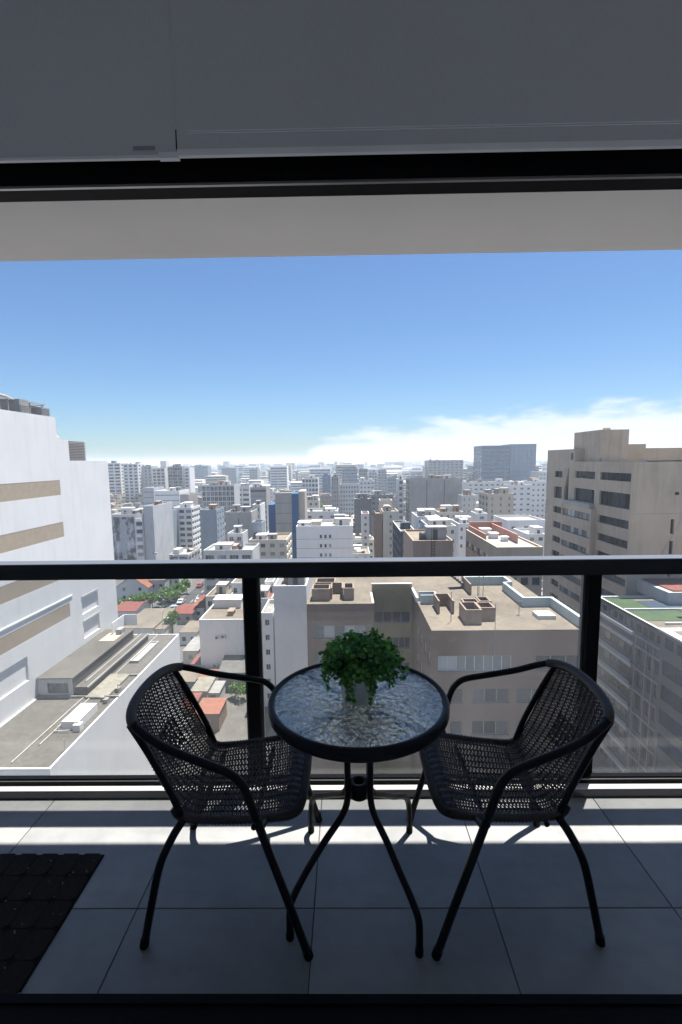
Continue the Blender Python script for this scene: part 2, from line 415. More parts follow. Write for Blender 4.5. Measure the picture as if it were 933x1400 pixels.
# sliding door surround
df = thing('sliding_door_frame', 'black aluminium head rails and floor track of the wide balcony door opening', 'door frame', (0, 1.15, FZ))
mb = MB(); mb.box(-2.5, 0, 2.131, 2.5, .055, 2.404); mb.build('head_rail', BLACK, df)
mb = MB(); mb.box(-2.5, -.004, 2.128, 2.5, .004, 2.1335); mb.build('rail_lip', ALU, df)
mb = MB(); mb.box(-2.5, .064, 2.146, 2.5, .085, 2.404); mb.build('head_rail', BLACK, df)
mb = MB(); mb.box(-2.5, .058, 2.1425, 2.5, .0635, 2.148); mb.build('rail_lip', ALU, df)
mb = MB(); mb.box(-2.5, .055, 2.20, 2.5, .058, 2.404); mb.build('rail_web', BLACK, df)
mb = MB(); mb.box(-2.5, -.165, -.01, 2.5, .005, .010); mb.box(-2.5, -.02, .010, 2.5, .003, .016); mb.box(-2.5, -.09, .010, 2.5, -.075, .018); mb.build('floor_track', BLACK, df)
for s in (-1, 1):
    mb = MB(); mb.box(s*2.44-.06, 0.001, .012, s*2.44+.06, .084, 2.13); mb.build('jamb', BLACK, df)
# roller blinds
def fabric():
    m, t, b = newmat('blind_fabric')
    o = N(t, 'ShaderNodeTexCoord').outputs['Object']
    w1 = noise(t, 1.0, 2, o, .5, (900, 1, 60)); w2 = noise(t, 1.0, 2, o, .5, (60, 1, 900))
    big = ramp(t, noise(t, 1.2, 3, o), [(.3, (.92, .92, .92)), (.7, (1, 1, 1))])
    c = mul(t, ramp(t, w1, [(.3, (.55, .555, .56)), (.7, (.61, .615, .62))]), ramp(t, w2, [(.3, (.95, .95, .95)), (.7, (1, 1, 1))]))
    t.links.new(mul(t, c, big), b.inputs['Base Color']); b.inputs['Roughness'].default_value = .85
    return m
FAB = fabric(); HEM = plain('hem_bar', (.80, .81, .82), .45); STITCH = plain('stitching', (.92, .92, .93), .6)
bl = thing('roller_blind', 'grey roller blind on the left with a small dark tag at its lower corner', 'blind', (-1.42, 1.0752, FZ), 0, 'roller blinds above the balcony door')
mb = MB(); mb.box(-1.07, -.0008, 2.150, 1.066, .0008, 2.2); mb.box(-1.07, -.0008, 2.2, 1.10, .0008, 2.80); mb.build('fabric', FAB, bl)
mb = MB(); mb.bevbox(-1.07, -.004, 2.143, 1.066, .004, 2.150, .0015); mb.build('hem_bar', HEM, bl)
mb = MB(); mb.box(1.03, -.006, 2.141, 1.072, .006, 2.153); mb.build('end_cap', HEM, bl)
mb = MB(); mb.box(.975, -.002, 2.160, 1.022, -.0012, 2.168); mb.build('fabric_tag', plain('tag_dark', (.30, .30, .31), .8), bl)
mb = MB(); mb.tube([(-1.08, .02, 2.785), (1.06, .02, 2.785)], .03, 14); mb.build('roller', HEM, bl)
br = thing('roller_blind', 'grey roller blind on the right with a stitched seam above its hem bar', 'blind', (1.08, 1.072, FZ), 0, 'roller blinds above the balcony door')
mb = MB(); mb.box(-1.43, -.0008, 2.158, 1.42, .0008, 2.80); mb.build('fabric', FAB, br)
mb = MB(); mb.bevbox(-1.43, -.005, 2.144, 1.42, .005, 2.158, .002); mb.build('hem_bar', HEM, br)
for z in (2.188, 2.1925):
    mb = MB(); mb.box(-1.405, -.0022, z, 1.42, -.0009, z+.0014); mb.build('seam', STITCH, br)
mb = MB(); mb.tube([(-1.42, .018, 2.785), (1.42, .018, 2.785)], .026, 14); mb.build('roller', HEM, br)
# glass balustrade
def glass_sheet(name, tint, dust):
    m = bpy.data.materials.new(name); m.use_nodes = True; t = m.node_tree; t.nodes.clear()
    ge = N(t, 'ShaderNodeNewGeometry'); dp = N(t, 'ShaderNodeVectorMath', operation='DOT_PRODUCT')
    t.links.new(ge.outputs['Normal'], dp.inputs[0]); t.links.new(ge.outputs['Incoming'], dp.inputs[1])
    c = math_(t, 'ABSOLUTE', dp.outputs['Value']); p = math_(t, 'POWER', math_(t, 'SUBTRACT', 1.0, c), 5.0)
    f = math_(t, 'ADD', math_(t, 'MULTIPLY', p, .55), .03, True)
    tr = N(t, 'ShaderNodeBsdfTransparent'); tr.inputs[0].default_value = (*tint, 1)
    gl = N(t, 'ShaderNodeBsdfGlossy'); gl.inputs['Roughness'].default_value = .01; gl.inputs[0].default_value = (1, 1, 1, 1)
    df_ = N(t, 'ShaderNodeBsdfTranslucent'); df_.inputs[0].default_value = (.75, .74, .72, 1)
    m1 = N(t, 'ShaderNodeMixShader'); t.links.new(f, m1.inputs[0]); t.links.new(tr.outputs[0], m1.inputs[1]); t.links.new(gl.outputs[0], m1.inputs[2])
    m2 = N(t, 'ShaderNodeMixShader')
    dn = N(t, 'ShaderNodeMapRange'); t.links.new(noise(t, 3, 6, sc=(1, 1, .35)), dn.inputs[0]); dn.inputs[1].default_value = .3; dn.inputs[2].default_value = .75; dn.inputs[3].default_value = dust*.2; dn.inputs[4].default_value = dust
    t.links.new(dn.outputs[0], m2.inputs[0]); t.links.new(m1.outputs[0], m2.inputs[1]); t.links.new(df_.outputs[0], m2.inputs[2])
    o = N(t, 'ShaderNodeOutputMaterial'); t.links.new(m2.outputs[0], o.inputs[0]); return m
GLASS = glass_sheet('balustrade_glass', (.90, .912, .915), .06)
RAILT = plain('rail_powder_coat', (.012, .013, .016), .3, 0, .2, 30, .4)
t = RAILT.node_tree; b = t.nodes['Principled BSDF']; old = b.inputs['Base Color'].links[0].from_socket      # pale streaky sheen painted on the upward face, standing in for reflected sky
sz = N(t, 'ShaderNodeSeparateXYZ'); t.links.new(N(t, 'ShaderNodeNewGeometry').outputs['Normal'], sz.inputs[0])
sheen_mix = N(t, 'ShaderNodeMixRGB'); t.links.new(math_(t, 'MULTIPLY', math_(t, 'GREATER_THAN', sz.outputs['Z'], .9), ramp(t, noise(t, 7, 6, sc=(.6, 6, 1)), [(.2, (.7, .7, .7)), (.7, (1, 1, 1))])), sheen_mix.inputs[0])
t.links.new(old, sheen_mix.inputs[1]); sheen_mix.inputs[2].default_value = (.10, .105, .118, 1); t.links.new(sheen_mix.outputs[0], b.inputs['Base Color'])
ba = thing('balustrade', 'black metal balcony balustrade with clear glass panels and a broad flat handrail', 'balustrade', (0, 2.0, FZ))
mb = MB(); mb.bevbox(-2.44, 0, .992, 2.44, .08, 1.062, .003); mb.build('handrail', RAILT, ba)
BEAD = plain('bead', (.10, .105, .11), .4)
PX = [-1.94, -.4285, 1.083]
for x in PX:
    mb = MB(); mb.bevbox(x-.028, .012, .0385, x+.028, .068, .992, .002); mb.build('post', BLACK, ba)
xs = [-2.44] + PX + [2.44]
for a, b in zip(xs, xs[1:]):
    ea, eb = (a+.028 if a > -2.4 else a), (b-.028 if b < 2.4 else b)
    mb = MB(); mb.box(ea+.012, .036, .029, eb-.012, .044, .991); mb.build('glass_panel', GLASS, ba)
    for x in (ea, eb-.012):
        mb = MB(); mb.box(x+.0005, .0355, .029, x+.0115, .056, .9915); mb.build('glazing_bead', BEAD, ba)
mb = MB(); mb.box(-2.44, -.028, .0385, 2.44, .002, .0625); mb.build('bottom_rail', BLACK, ba)
mb = MB(); mb.box(-2.44, -.022, .063, 2.44, .002, .0705); mb.build('bottom_rail', BLACK, ba)
mb = MB(); mb.box(-2.44, .0355, -.25, 2.44, .06, .0285); mb.build('glass_channel', BLACK, ba)
mb = MB(); mb.box(-2.44, -.0285, .0612, 2.44, -.022, .0628); mb.build('rail_lip', ALU, ba)
# door mat with octagonal pads
MATM = plain('mat_pile', (.026, .020, .017), .95, 0, .5, 90, .2); MATB = plain('mat_backing', (.006, .006, .006), .9, 0, .3, 50, .2)
dm = thing('door_mat', 'dark brown door mat of octagonal pads lying on the grey floor tiles', 'door mat', (-1.23, 1.40, FZ))
mb = MB(); mb.bevbox(-.30, -.232, .0005, .285, .235, .006, .002); mb.build('backing', MATB, dm)
pm = MB(); cx, cy, ch = .0406, .0482, .014
oc = [(-cx+ch, -cy), (cx-ch, -cy), (cx, -cy+ch), (cx, cy-ch), (cx-ch, cy), (-cx+ch, cy), (-cx, cy-ch), (-cx, -cy+ch)]
for k in range(8):
    a, b = oc[k], oc[(k+1) % 8]
    pm.quad((*a, .005), (*b, .005), (*b, .0075), (*a, .0075)); s = .975
    pm.quad((*a, .0075), (*b, .0075), (b[0]*s, b[1]*s, .0088), (a[0]*s, a[1]*s, .0088))
n0 = len(pm.v); pm.v += [(p[0]*.975, p[1]*.975, .0088) for p in oc]; pm.f.append(tuple(range(n0, n0+8))); pm.m.append(0)
pme = pm.mesh('pad', MATM)
for i in range(7):
    for j in range(5):
        obj('pad', pme, dm, (.245-.082*i - .005, .185-.0975*j+.004, 0), R.uniform(-.012, .012))
lt = MB()
for i in range(46):
    x, y, a, l = R.uniform(-.28, .27), R.uniform(-.21, .22), R.uniform(0, 6), R.uniform(.002, .007)
    lt.tube([(x, y, .0092), (x+l*cos(a), y+l*sin(a), .0100)], .0004, 3)
tag(lt.build('lint', STITCH, dm), kind='stuff')
# ------------------------------------------------------------------ bistro chairs
def rattan():
    m, t, b = newmat('black_rattan')
    c = ramp(t, noise(t, 240, 3), [(.3, (.020, .016, .0145)), (.7, (.075, .061, .055))])
    t.links.new(c, b.inputs['Base Color']); b.inputs['Roughness'].default_value = .5; b.inputs['Specular IOR Level'].default_value = .35; return m
RAT = rattan()
def chair_profile(v):
    q = 1-v*v; yb = .185*v; ys = .182*v; y2 = .192*v; y3 = .205*v
    T = Vector((-.287-.018*q, yb, .707+.024*q)); Bt = Vector((-.150, ys, .412))
    mid = T.lerp(Bt, .4)+Vector((-.022*q, 0, 0)); low = T.lerp(Bt, .78)+Vector((-.022*q, 0, 0))
    pts = [T, mid, low, Vector((-.128, ys, .397-.006*q)), Vector((-.03, y2, .400-.014*q)), Vector((.10, y3, .412-.016*q)), Vector((.19, y3, .422-.006*q)), Vector((.225-.012*v*v*v*v, y3*.97, .409))]
    return catmull(pts, 8)
NV = 40; PROF = [chair_profile(-1+2*i/NV) for i in range(NV+1)]; NPF = len(PROF[0])-1
def chS(u, v):
    a = max(0, min(NV-1e-6, (v+1)/2*NV)); i = int(a); b = max(0, min(NPF-1e-6, u*NPF)); j = int(b); fa, fb = a-i, b-j
    return (PROF[i][j].lerp(PROF[i][j+1], fb)).lerp(PROF[i+1][j].lerp(PROF[i+1][j+1], fb), fa)
def chN(u, v):
    e = .01; return (chS(min(1, u+e), v)-chS(max(0, u-e), v)).cross(chS(u, min(1, v+e))-chS(u, max(-1, v-e))).normalized()
def smooth_tube(name, pts, r, parent, mat=None, n=7, seg=12):
    mb = MB(); mb.tube(catmull(pts, n), r, seg); return mb.build(name, mat or TUBE, parent, True)
def make_chair():
    root = thing('bistro_chair', 'black woven rattan armchair to the left of the round glass table', 'chair', (0, 0, 0), 0, 'rattan armchairs beside the bistro table')
    r = .0124
    arm = [(.118, -.284, .46), (.092, -.287, .55), (.070, -.286, .587), (.035, -.281, .612), (-.05, -.265, .635), (-.15, -.245, .662), (-.225, -.222, .693), (-.272, -.192, .714), (-.300, -.12, .729), (-.309, 0, .735)]
    full = arm + [(x, -y, z) for x, y, z in arm[-2::-1]]
    smooth_tube('arm_rail', full, r, root)
    for s in (-1, 1):
        l = smooth_tube('leg', [(.118, s*.284, .462), (.165, s*.280, .31), (.213, s*.276, .155), (.256, s*.272, .012)], r, root)
        mb = MB(); mb.tube([(.252, s*.2722, .026), (.260, s*.2715, .001)], .0142, 12); mb.build('foot_cap', BLACK, l)
        l = smooth_tube('leg', [(-.130, s*.196, .395), (-.160, s*.215, .35), (-.195, s*.232, .275), (-.228, s*.236, .14), (-.256, s*.238, .012)], r, root)
        mb = MB(); mb.tube([(-.2535, s*.238, .026), (-.258, s*.238, .001)], .0142, 12); mb.build('foot_cap', BLACK, l)
        smooth_tube('back_post', [(-.140, s*.190, .405), (-.172, s*.190, .49), (-.230, s*.189, .61), (-.283, s*.188, .704)], .0105, root)
        mb = MB(); mb.tube([(.128, s*.278, .43), (.132, s*.212, .408)], .009, 8); mb.build('bracket', TUBE, root)
    mb = MB(); mb.tube([(.09, -.205, .372), (.09, .205, .372)], .009, 8); mb.build('stretcher', TUBE, root)
    mb = MB(); mb.tube([(-.10, -.19, .362), (-.10, .19, .362)], .009, 8); mb.build('stretcher', TUBE, root)
    # wrapped edge round the seat
    e = [(-.162, -.187, .430), (-.132, -.189, .395), (0, -.200, .396), (.15, -.211, .412), (.205, -.197, .412), (.232, -.15, .409), (.238, 0, .407)]
    pts = catmull(e+[(x, -y, z) for x, y, z in e[-2::-1]], 26)
    mb = MB(); mb.tube(pts, [.0125+.0022*(1 if i % 2 else -1) for i in range(len(pts))], 10); mb.build('seat_edge_wrap', RAT, root, True)
    hp = catmull(full[6:13], 14)
    k0 = 10; hp = hp[k0:len(hp)-k0]
    mb = MB(); mb.tube(hp, [.0155+.0009*(1 if i % 2 else -1) for i in range(len(hp))], 12); mb.build('back_rail_wrap', RAT, root, True)
    # the weave
    ends = .515
    mbb, mbs = MB(), MB(); NW = 146; NWARP = 13
    for i in range(NW):
        u = (i+.5)/NW; path = []
        for k in range(37):
            v = -1+2*k/36
            path.append(chS(u, v)+chN(u, v)*(.0036*cos(pi*NWARP*(v+1)/2+pi*i)))
        (mbb if u < .42 else mbs).tube(path, .0022+(.0004 if u < .42 else 0)+.0006*R.random(), 4, caps=False)
    for j in range(NWARP+1):
        v = -1+2*j/NWARP
        (mbb).tube([chS(.42*k/20, v) for k in range(21)], .0032, 5, caps=False)
        (mbs).tube([chS(.42+.58*k/24, v) for k in range(25)], .0032, 5, caps=False)
    for i in range(5):                                           # thick band woven into the back
        for k in range(7):
            v = -.36+.12*k; u = .175+.022*i
            mbb.tube([chS(u-.008, v-.03+.03*(i % 2))-chN(u, v)*.0035, chS(u, v+.015*(i % 2))-chN(u, v)*.008, chS(u+.010, v+.03)-chN(u, v)*.0035], [.004, .0068, .004], 6)
    tag(mbb.build('back_weave', RAT, root, True), kind='stuff'); tag(mbs.build('seat_weave', RAT, root, True), kind='stuff')
    return root
def copy_tree(o, parent=None):
    c = o.copy(); COL.objects.link(c)
    if parent: c.parent = parent
    for ch in list(o.children): copy_tree(ch, c)
    return c
ch1 = make_chair(); ch1.location = (-.388, 1.535, FZ)
ch2 = copy_tree(ch1); ch2.location = (.513, 1.54, FZ); ch2.rotation_euler = (0, 0, pi+.012)
ch2['label'] = 'black woven rattan armchair to the right of the round glass table'
# ------------------------------------------------------------------ bistro table
def ripple_glass():
    m = bpy.data.materials.new('rippled_glass'); m.use_nodes = True; t = m.node_tree; t.nodes.clear()
    o = N(t, 'ShaderNodeTexCoord').outputs['Object']
    wrp = N(t, 'ShaderNodeVectorMath', operation='ADD')
    nn = N(t, 'ShaderNodeTexNoise'); nn.inputs['Scale'].default_value = 34; nn.inputs['Detail'].default_value = 2; t.links.new(o, nn.inputs['Vector'])
    sc = N(t, 'ShaderNodeVectorMath', operation='SCALE'); t.links.new(nn.outputs['Color'], sc.inputs[0]); sc.inputs['Scale'].default_value = .022
    t.links.new(o, wrp.inputs[0]); t.links.new(sc.outputs[0], wrp.inputs[1])
    v = N(t, 'ShaderNodeTexVoronoi', feature='SMOOTH_F1'); v.inputs['Scale'].default_value = 46; v.inputs['Smoothness'].default_value = .7
    t.links.new(wrp.outputs[0], v.inputs['Vector'])
    bp = N(t, 'ShaderNodeBump'); bp.inputs['Strength'].default_value = 1.0; bp.inputs['Distance'].default_value = .012; t.links.new(v.outputs['Distance'], bp.inputs['Height'])
    g = N(t, 'ShaderNodeBsdfGlass'); g.inputs['IOR'].default_value = 1.45; g.inputs['Roughness'].default_value = .03; g.inputs['Color'].default_value = (.94, .98, .98, 1)
    t.links.new(bp.outputs[0], g.inputs['Normal'])
    gl = N(t, 'ShaderNodeBsdfGlossy'); gl.inputs['Roughness'].default_value = .12; t.links.new(bp.outputs[0], gl.inputs['Normal'])
    tr = N(t, 'ShaderNodeBsdfTransparent'); tr.inputs[0].default_value = (.85, .9, .92, 1)
    m0 = N(t, 'ShaderNodeMixShader'); m0.inputs[0].default_value = .22; t.links.new(g.outputs[0], m0.inputs[1]); t.links.new(gl.outputs[0], m0.inputs[2])
    m1 = N(t, 'ShaderNodeMixShader'); m1.inputs[0].default_value = .22; t.links.new(m0.outputs[0], m1.inputs[1]); t.links.new(tr.outputs[0], m1.inputs[2])
    tl = N(t, 'ShaderNodeBsdfTranslucent'); tl.inputs[0].default_value = (.85, .92, .95, 1); t.links.new(bp.outputs[0], tl.inputs['Normal'])
    m2 = N(t, 'ShaderNodeMixShader'); m2.inputs[0].default_value = .07; t.links.new(m1.outputs[0], m2.inputs[1]); t.links.new(tl.outputs[0], m2.inputs[2])
    q = N(t, 'ShaderNodeOutputMaterial'); t.links.new(m2.outputs[0], q.inputs[0]); return m
RIP = ripple_glass()
tb = thing('bistro_table', 'small round black steel table with a rippled glass top between the two chairs', 'table', (.032, 1.497, FZ))
mb = MB(); mb.lathe([(.2805, .7035), (.2805, .7105), (.288, .7135), (.296, .712), (.3005, .704), (.3005, .682), (.296, .674), (.288, .674), (.288, .694), (.279, .694), (.279, .7035)], 96, closed=True); mb.build('rim', TUBE, tb, True)
mb = MB(); mb.lathe([(.0001, .7005), (.2785, .7005), (.2785, .7065), (.0001, .7065)], 96); mb.build('glass_top', RIP, tb)
for a, rf in ((-52, .285), (218, .285), (127, .315), (50, .325)):
    c, s = cos(radians(a)), sin(radians(a)); a2 = radians(45+90*round((a-45)/90)); ci, si = cos(a2), sin(a2)
    P = lambda rr, z, w=0: (rr*(ci*(1-w)+c*w), rr*(si*(1-w)+s*w), z)
    l = smooth_tube('leg', [P(.284, .684, 0), P(.22, .683), P(.11, .676), P(.066, .650), P(.055, .60), P(.054, .50), P(.054, .39), *([P(.061, .345, .2), P(.085, .312, .5), P(.14, .268, .8), P(.20, .212, 1), P(rf-.035, .160, 1), P(rf-.006, .118, 1)] if s < 0 else [P(.061, .345, .2), P(.090, .308, .5), P(.145, .270, .8), P(.205, .226, 1), P(rf-.045, .182, 1), P(rf-.012, .142, 1)]), P(rf, .075, 1), P(rf, .012, 1)], .0112, tb)
    mb = MB(); mb.tube([P(rf, .022, 1), P(rf, .001, 1)], .0128, 12); mb.build('foot_cap', BLACK, l)
mb = MB(); mb.lathe([(.017, .355), (.017, .402), (.020, .406), (.029, .406), (.034, .401), (.034, .356), (.031, .352)], 28, closed=True); mb.build('umbrella_sleeve', TUBE, tb, True)
# ------------------------------------------------------------------ pot plant
POTM = plain('pot_ceramic', (.74, .79, .74), .35, 0, .06, 4)
def leafmat(name, a, bcol):
    m = bpy.data.materials.new(name); m.use_nodes = True; t = m.node_tree; b = t.nodes['Principled BSDF']; out = t.nodes['Material Output']
    g = N(t, 'ShaderNodeNewGeometry'); c = ramp(t, g.outputs['Random Per Island'], [(0, a), (.75, bcol), (1, (bcol[0]*1.7, bcol[1]*1.35, bcol[2]))])
    t.links.new(c, b.inputs['Base Color']); b.inputs['Roughness'].default_value = .45
    tl = N(t, 'ShaderNodeBsdfTranslucent'); t.links.new(mul(t, c, (1.3, 1.5, .6)), tl.inputs[0])
    mxs = N(t, 'ShaderNodeMixShader'); mxs.inputs[0].default_value = .35; t.links.new(b.outputs[0], mxs.inputs[1]); t.links.new(tl.outputs[0], mxs.inputs[2]); t.links.new(mxs.outputs[0], out.inputs[0])
    return m
LEAF = leafmat('pot_leaf', (.034, .12, .036), (.125, .33, .085)); STEM = plain('stem', (.10, .13, .04), .7)
pp = thing('potted_plant', 'bushy green trailing plant in a pale round pot on the glass table', 'potted plant', (.034, 1.492, FZ+.7067))
mb = MB(); mb.lathe([(.0001, .001), (.050, .001), (.054, .004), (.070, .100), (.0735, .112), (.0735, .120), (.068, .121), (.066, .108), (.05, .09)], 40); mb.build('pot', POTM, pp, True)
mb = MB(); mb.lathe([(.0001, .098), (.064, .096)], 24); mb.build('soil', plain('soil', (.03, .02, .015), .95), pp)
lv, stm = MB(), MB()
def leaf(mb, p, d, n, s):
    d = d.normalized(); sd = d.cross(n).normalized(); n = sd.cross(d)
    w = s*.46; i = len(mb.v)
    mb.v += [tuple(p), tuple(p+d*s*.35+sd*w+n*s*.12), tuple(p+d*s*.8+sd*w*.7+n*s*.05), tuple(p+d*s*1.05-n*s*.12), tuple(p+d*s*.8-sd*w*.7+n*s*.05), tuple(p+d*s*.35-sd*w+n*s*.12), tuple(p+d*s*.55-n*s*.04)]
    for a, b in ((0, 1), (1, 2), (2, 3), (3, 4), (4, 5), (5, 0)): mb.f.append((i+a, i+b, i+6)); mb.m.append(0)
rp = random.Random(21); CC = Vector((.010, 0, .134))
for k in range(330):                                          # leafy mound: each stem ends in a rosette of leaves
    a = rp.uniform(0, 2*pi); el = math.asin(rp.uniform(-.42, 1)); q = rp.uniform(.62, 1.04)*(1 if rp.random() > .16 else rp.uniform(1.08, 1.2))
    o = Vector((cos(a)*cos(el), sin(a)*cos(el), sin(el))); e = CC+Vector((o.x*.118, o.y*.118, o.z*.070))*q
    if e.z < .128 and sqrt(e.x**2+e.y**2) < .082: e.z = .128+rp.random()*.01
    st = Vector((cos(a)*.03*rp.random(), sin(a)*.03*rp.random(), .105)); P = catmull([st, st.lerp(e, .55)+Vector((0, 0, .018)), e], 4); stm.tube(P, .0011, 4, caps=False)
    for i in range(7):
        d = Vector((rp.gauss(0, 1), rp.gauss(0, 1), rp.gauss(0, .7)))+o*.5; nn = o+Vector((rp.gauss(0, .45), rp.gauss(0, .45), .5+rp.gauss(0, .4)))
        leaf(lv, e+Vector((rp.gauss(0, .009), rp.gauss(0, .009), rp.gauss(0, .007))), d, nn, rp.uniform(.011, .0205))
for a, ln in ((-2.05, .085), (-1.9, .105), (-1.15, .10), (-1.0, .075), (-.25, .07), (.1, .06), (-2.75, .06), (3.0, .05), (-.6, .05), (2.3, .06), (.8, .05)):
    r0 = .083 if abs(a+1.5) < .7 else .118
    P = catmull([Vector((cos(a)*.05, sin(a)*.05, .118)), Vector((cos(a)*(r0-.012), sin(a)*(r0-.012), .135)), Vector((cos(a)*r0, sin(a)*r0, .122-ln*.4)), Vector((cos(a+.08)*r0*.97, sin(a+.08)*r0*.97, .122-ln))], 6); stm.tube(P, .0010, 4, caps=False)
    for p in P[4:]:
        for i in range(2): leaf(lv, p, Vector((rp.gauss(0, 1), rp.gauss(0, 1), rp.gauss(-.2, .5))), Vector((cos(a), sin(a), .4+rp.gauss(0, .4))), rp.uniform(.010, .016))
tag(stm.build('stems', STEM, pp), kind='stuff'); tag(lv.build('leaves', LEAF, pp), kind='stuff')
# ================================================================== ground, streets
GEX = 7000
mb = MB(); mb.quad((-GEX, -60, 0), (GEX, -60, 0), (GEX, 9000, 0), (-GEX, 9000, 0)); struct('ground', mb, WALLS['pavement'])
def sheet(name, x0, y0, x1, y1, z, m, h=None):
    mb = MB(); mb.box(x0, y0, z-.15 if h is None else z-h, x1, y1, z); return struct(name, mb, m)
sheet('road', -58.5, 137, -50.5, 420, .05, WALLS['asphalt'])
mk = MB()
for i in range(46): mk.box(-54.58, 140+6*i, .03, -54.42, 143+6*i, .054)
struct('road_marking', mk, plain('road_paint', (.7, .7, .66), .7))
for (a, b) in ((-50.5, -48.3), (-60.7, -58.5)): sheet('pavement', a, 137, b, 420, .17, WALLS['pavement'])
sheet('road', -22, 40, -14.5, 230, .05, WALLS['asphalt'])
sheet('lot', -31, 66, -17.5, 104, .08, WALLS['dirt_lot'])
sheet('road', 22.5, 30, 38, 420, .05, WALLS['asphalt'])
sheet('road', -300, 240, 300, 252, .046, WALLS['asphalt'])
# ================================================================== tall white building, left
TX = -40.13
wb = thing('office_building', 'tall white building on the left edge with long tan bands across its blank wall', 'building', (TX, 0, 0))
WHT = WALLS['white']; TANP = plain('tan_band_paint', (.40, .33, .25), .85, 0, .12, 1.2)
def segwall(y0, y1, zt, holes):
    mb = MB(); facade(mb, lambda u, v, d: (-d, u, v), 0, 0, 0, [], .2) if False else None
    fr = lambda u, v, d: (-d, y0+u, v)
    facade(mb, fr, y1-y0, 0, zt, [(a-y0, b-y0, c, d) for a, b, c, d in holes], .22)
    mb.quad((0, y0, zt), (0, y1, zt), (-30, y1, zt), (-30, y0, zt), 1)
    mb.quad((0, y1, 0), (0, y1, zt), (-30, y1, zt), (-30, y1, 0)); mb.quad((0, y0, 0), (0, y0, zt), (-30, y0, zt), (-30, y0, 0))
    return mb.build('wall', [WHT, WALLS['roof_grey']], wb)
bands = [(44.12, 46.2), (38.2, 40.3), (32.35, 34.4), (26.55, 28.55)]
RL = [(50.3, 55.9, 21.5, 24.6), (43, 48.6, 21.5, 24.6)]
segwall(12, 65.55, 54.86, [(12.5, 65.45, a, b) for a, b in bands]+RL)
for a, b in bands:
    mb = MB(); mb.box(-.20, 12.5, a, -.012, 65.45, b); mb.build('painted_band', TANP, wb)
segwall(65.56, 68.2, 51.9, [])
RH = [(68.5, 73.1, z, z+2.9) for z in (25.7, 21.9)]
segwall(68.22, 79.1, 48.9, RH)
for h in RH+RL:
    mb = MB(); mb.box(-.27, h[0], h[2], -.19, h[1], h[3]); mb.build('blank_window', WHT, wb)
    if h in RL: continue
    mb = MB(); mb.box(-.18, h[0], h[3]-.35, .1, h[1], h[3]-.05); mb.build('window_hood', WALLS['lightgrey'], wb)
mb = MB(); mb.box(.001, 12.5, 29.3, .10, 66.2, 29.5); mb.build('ledge', WHT, wb)
mb = MB(); mb.box(-6, 68.3, 48.9, -.2, 72.7, 51.75); mb.build('louvre_core', WALLS['darkgrey'], wb)
lm = MB(); lm.box(0, 0, 0, .12, 4.5, .12); lmm = lm.mesh('louvre_slat', WALLS['warmgrey'])
lf = MB(); lf.box(0, 0, 0, 6.0, .1, .12); lfm = lf.mesh('louvre_slat', WALLS['warmgrey'])
for i in range(12):
    obj('louvre_slat', lmm, wb, (-.16, 68.25, 48.95+i*.235)); obj('louvre_slat', lfm, wb, (-6.1, 68.14, 48.95+i*.235))
dh = MB(); dh.lathe([(.01, 52.75), (.5, 52.7), (.85, 52.45), (1, 51.9)], 14, (-1.5, 66.8)); dh.build('roof_cowl', WALLS['warmgrey'], wb, True)
pr = MB()                                                          # roof plant: pergola of beams, ducts and cooling units
for y in (56, 58, 60, 62, 64.6):
    pr.box(-1.2, y, 54.86, -1.05, y+.12, 56.3); pr.box(-3.4, y, 54.86, -3.25, y+.12, 56.3); pr.box(-3.6, y-.05, 56.3, -.9, y+.15, 56.42)
for x in (-1.1, -2.2, -3.3): pr.box(x, 55.4, 56.44, x+.1, 65.2, 56.56)
pr.tube([(-1.3, 55.2, 56.9), (-1.3, 58, 56.7), (-1.3, 61, 56.1), (-1.3, 65, 55.9)], .22, 8)
pr.build('roof_pergola', WALLS['warmgrey'], wb)
for y, h in ((59.2, 1.7), (63.4, 1.15)):
    u = MB(); u.box(-2.9, y, 54.87, -.5, y+1.8, 54.87+h)
    for i in range(5): u.box(-.5, y+.1, 55.0+i*.2, -.44, y+1.7, 55.1+i*.2)
    u.build('cooling_unit', WALLS['grey'], wb)
# ================================================================== low building with grey roofs
lb = thing('hall_building', 'low broad building with stained grey flat roofs against the tall white wall', 'building', (-40.1, 42.8, 0))
FOOT.append((-75, 10, -28, 81))
w, d = 10.6, 36.1
shell(lb, w, d, 18.62, WHT, WALLS['membrane'], {}, .12, .2)
def lbm(name, mat, *bx):
    mb = MB()
    for b in bx: mb.box(*b)
    return mb.build(name, mat, lb)
lbm('roof_platform', WALLS['membrane'], (4.73, 14.6, 18.5, 6.3, 33.5, 19.75)); lbm('gutter', WALLS['stone'], (6.31, 14.6, 19.55, 6.42, 33.5, 19.8))
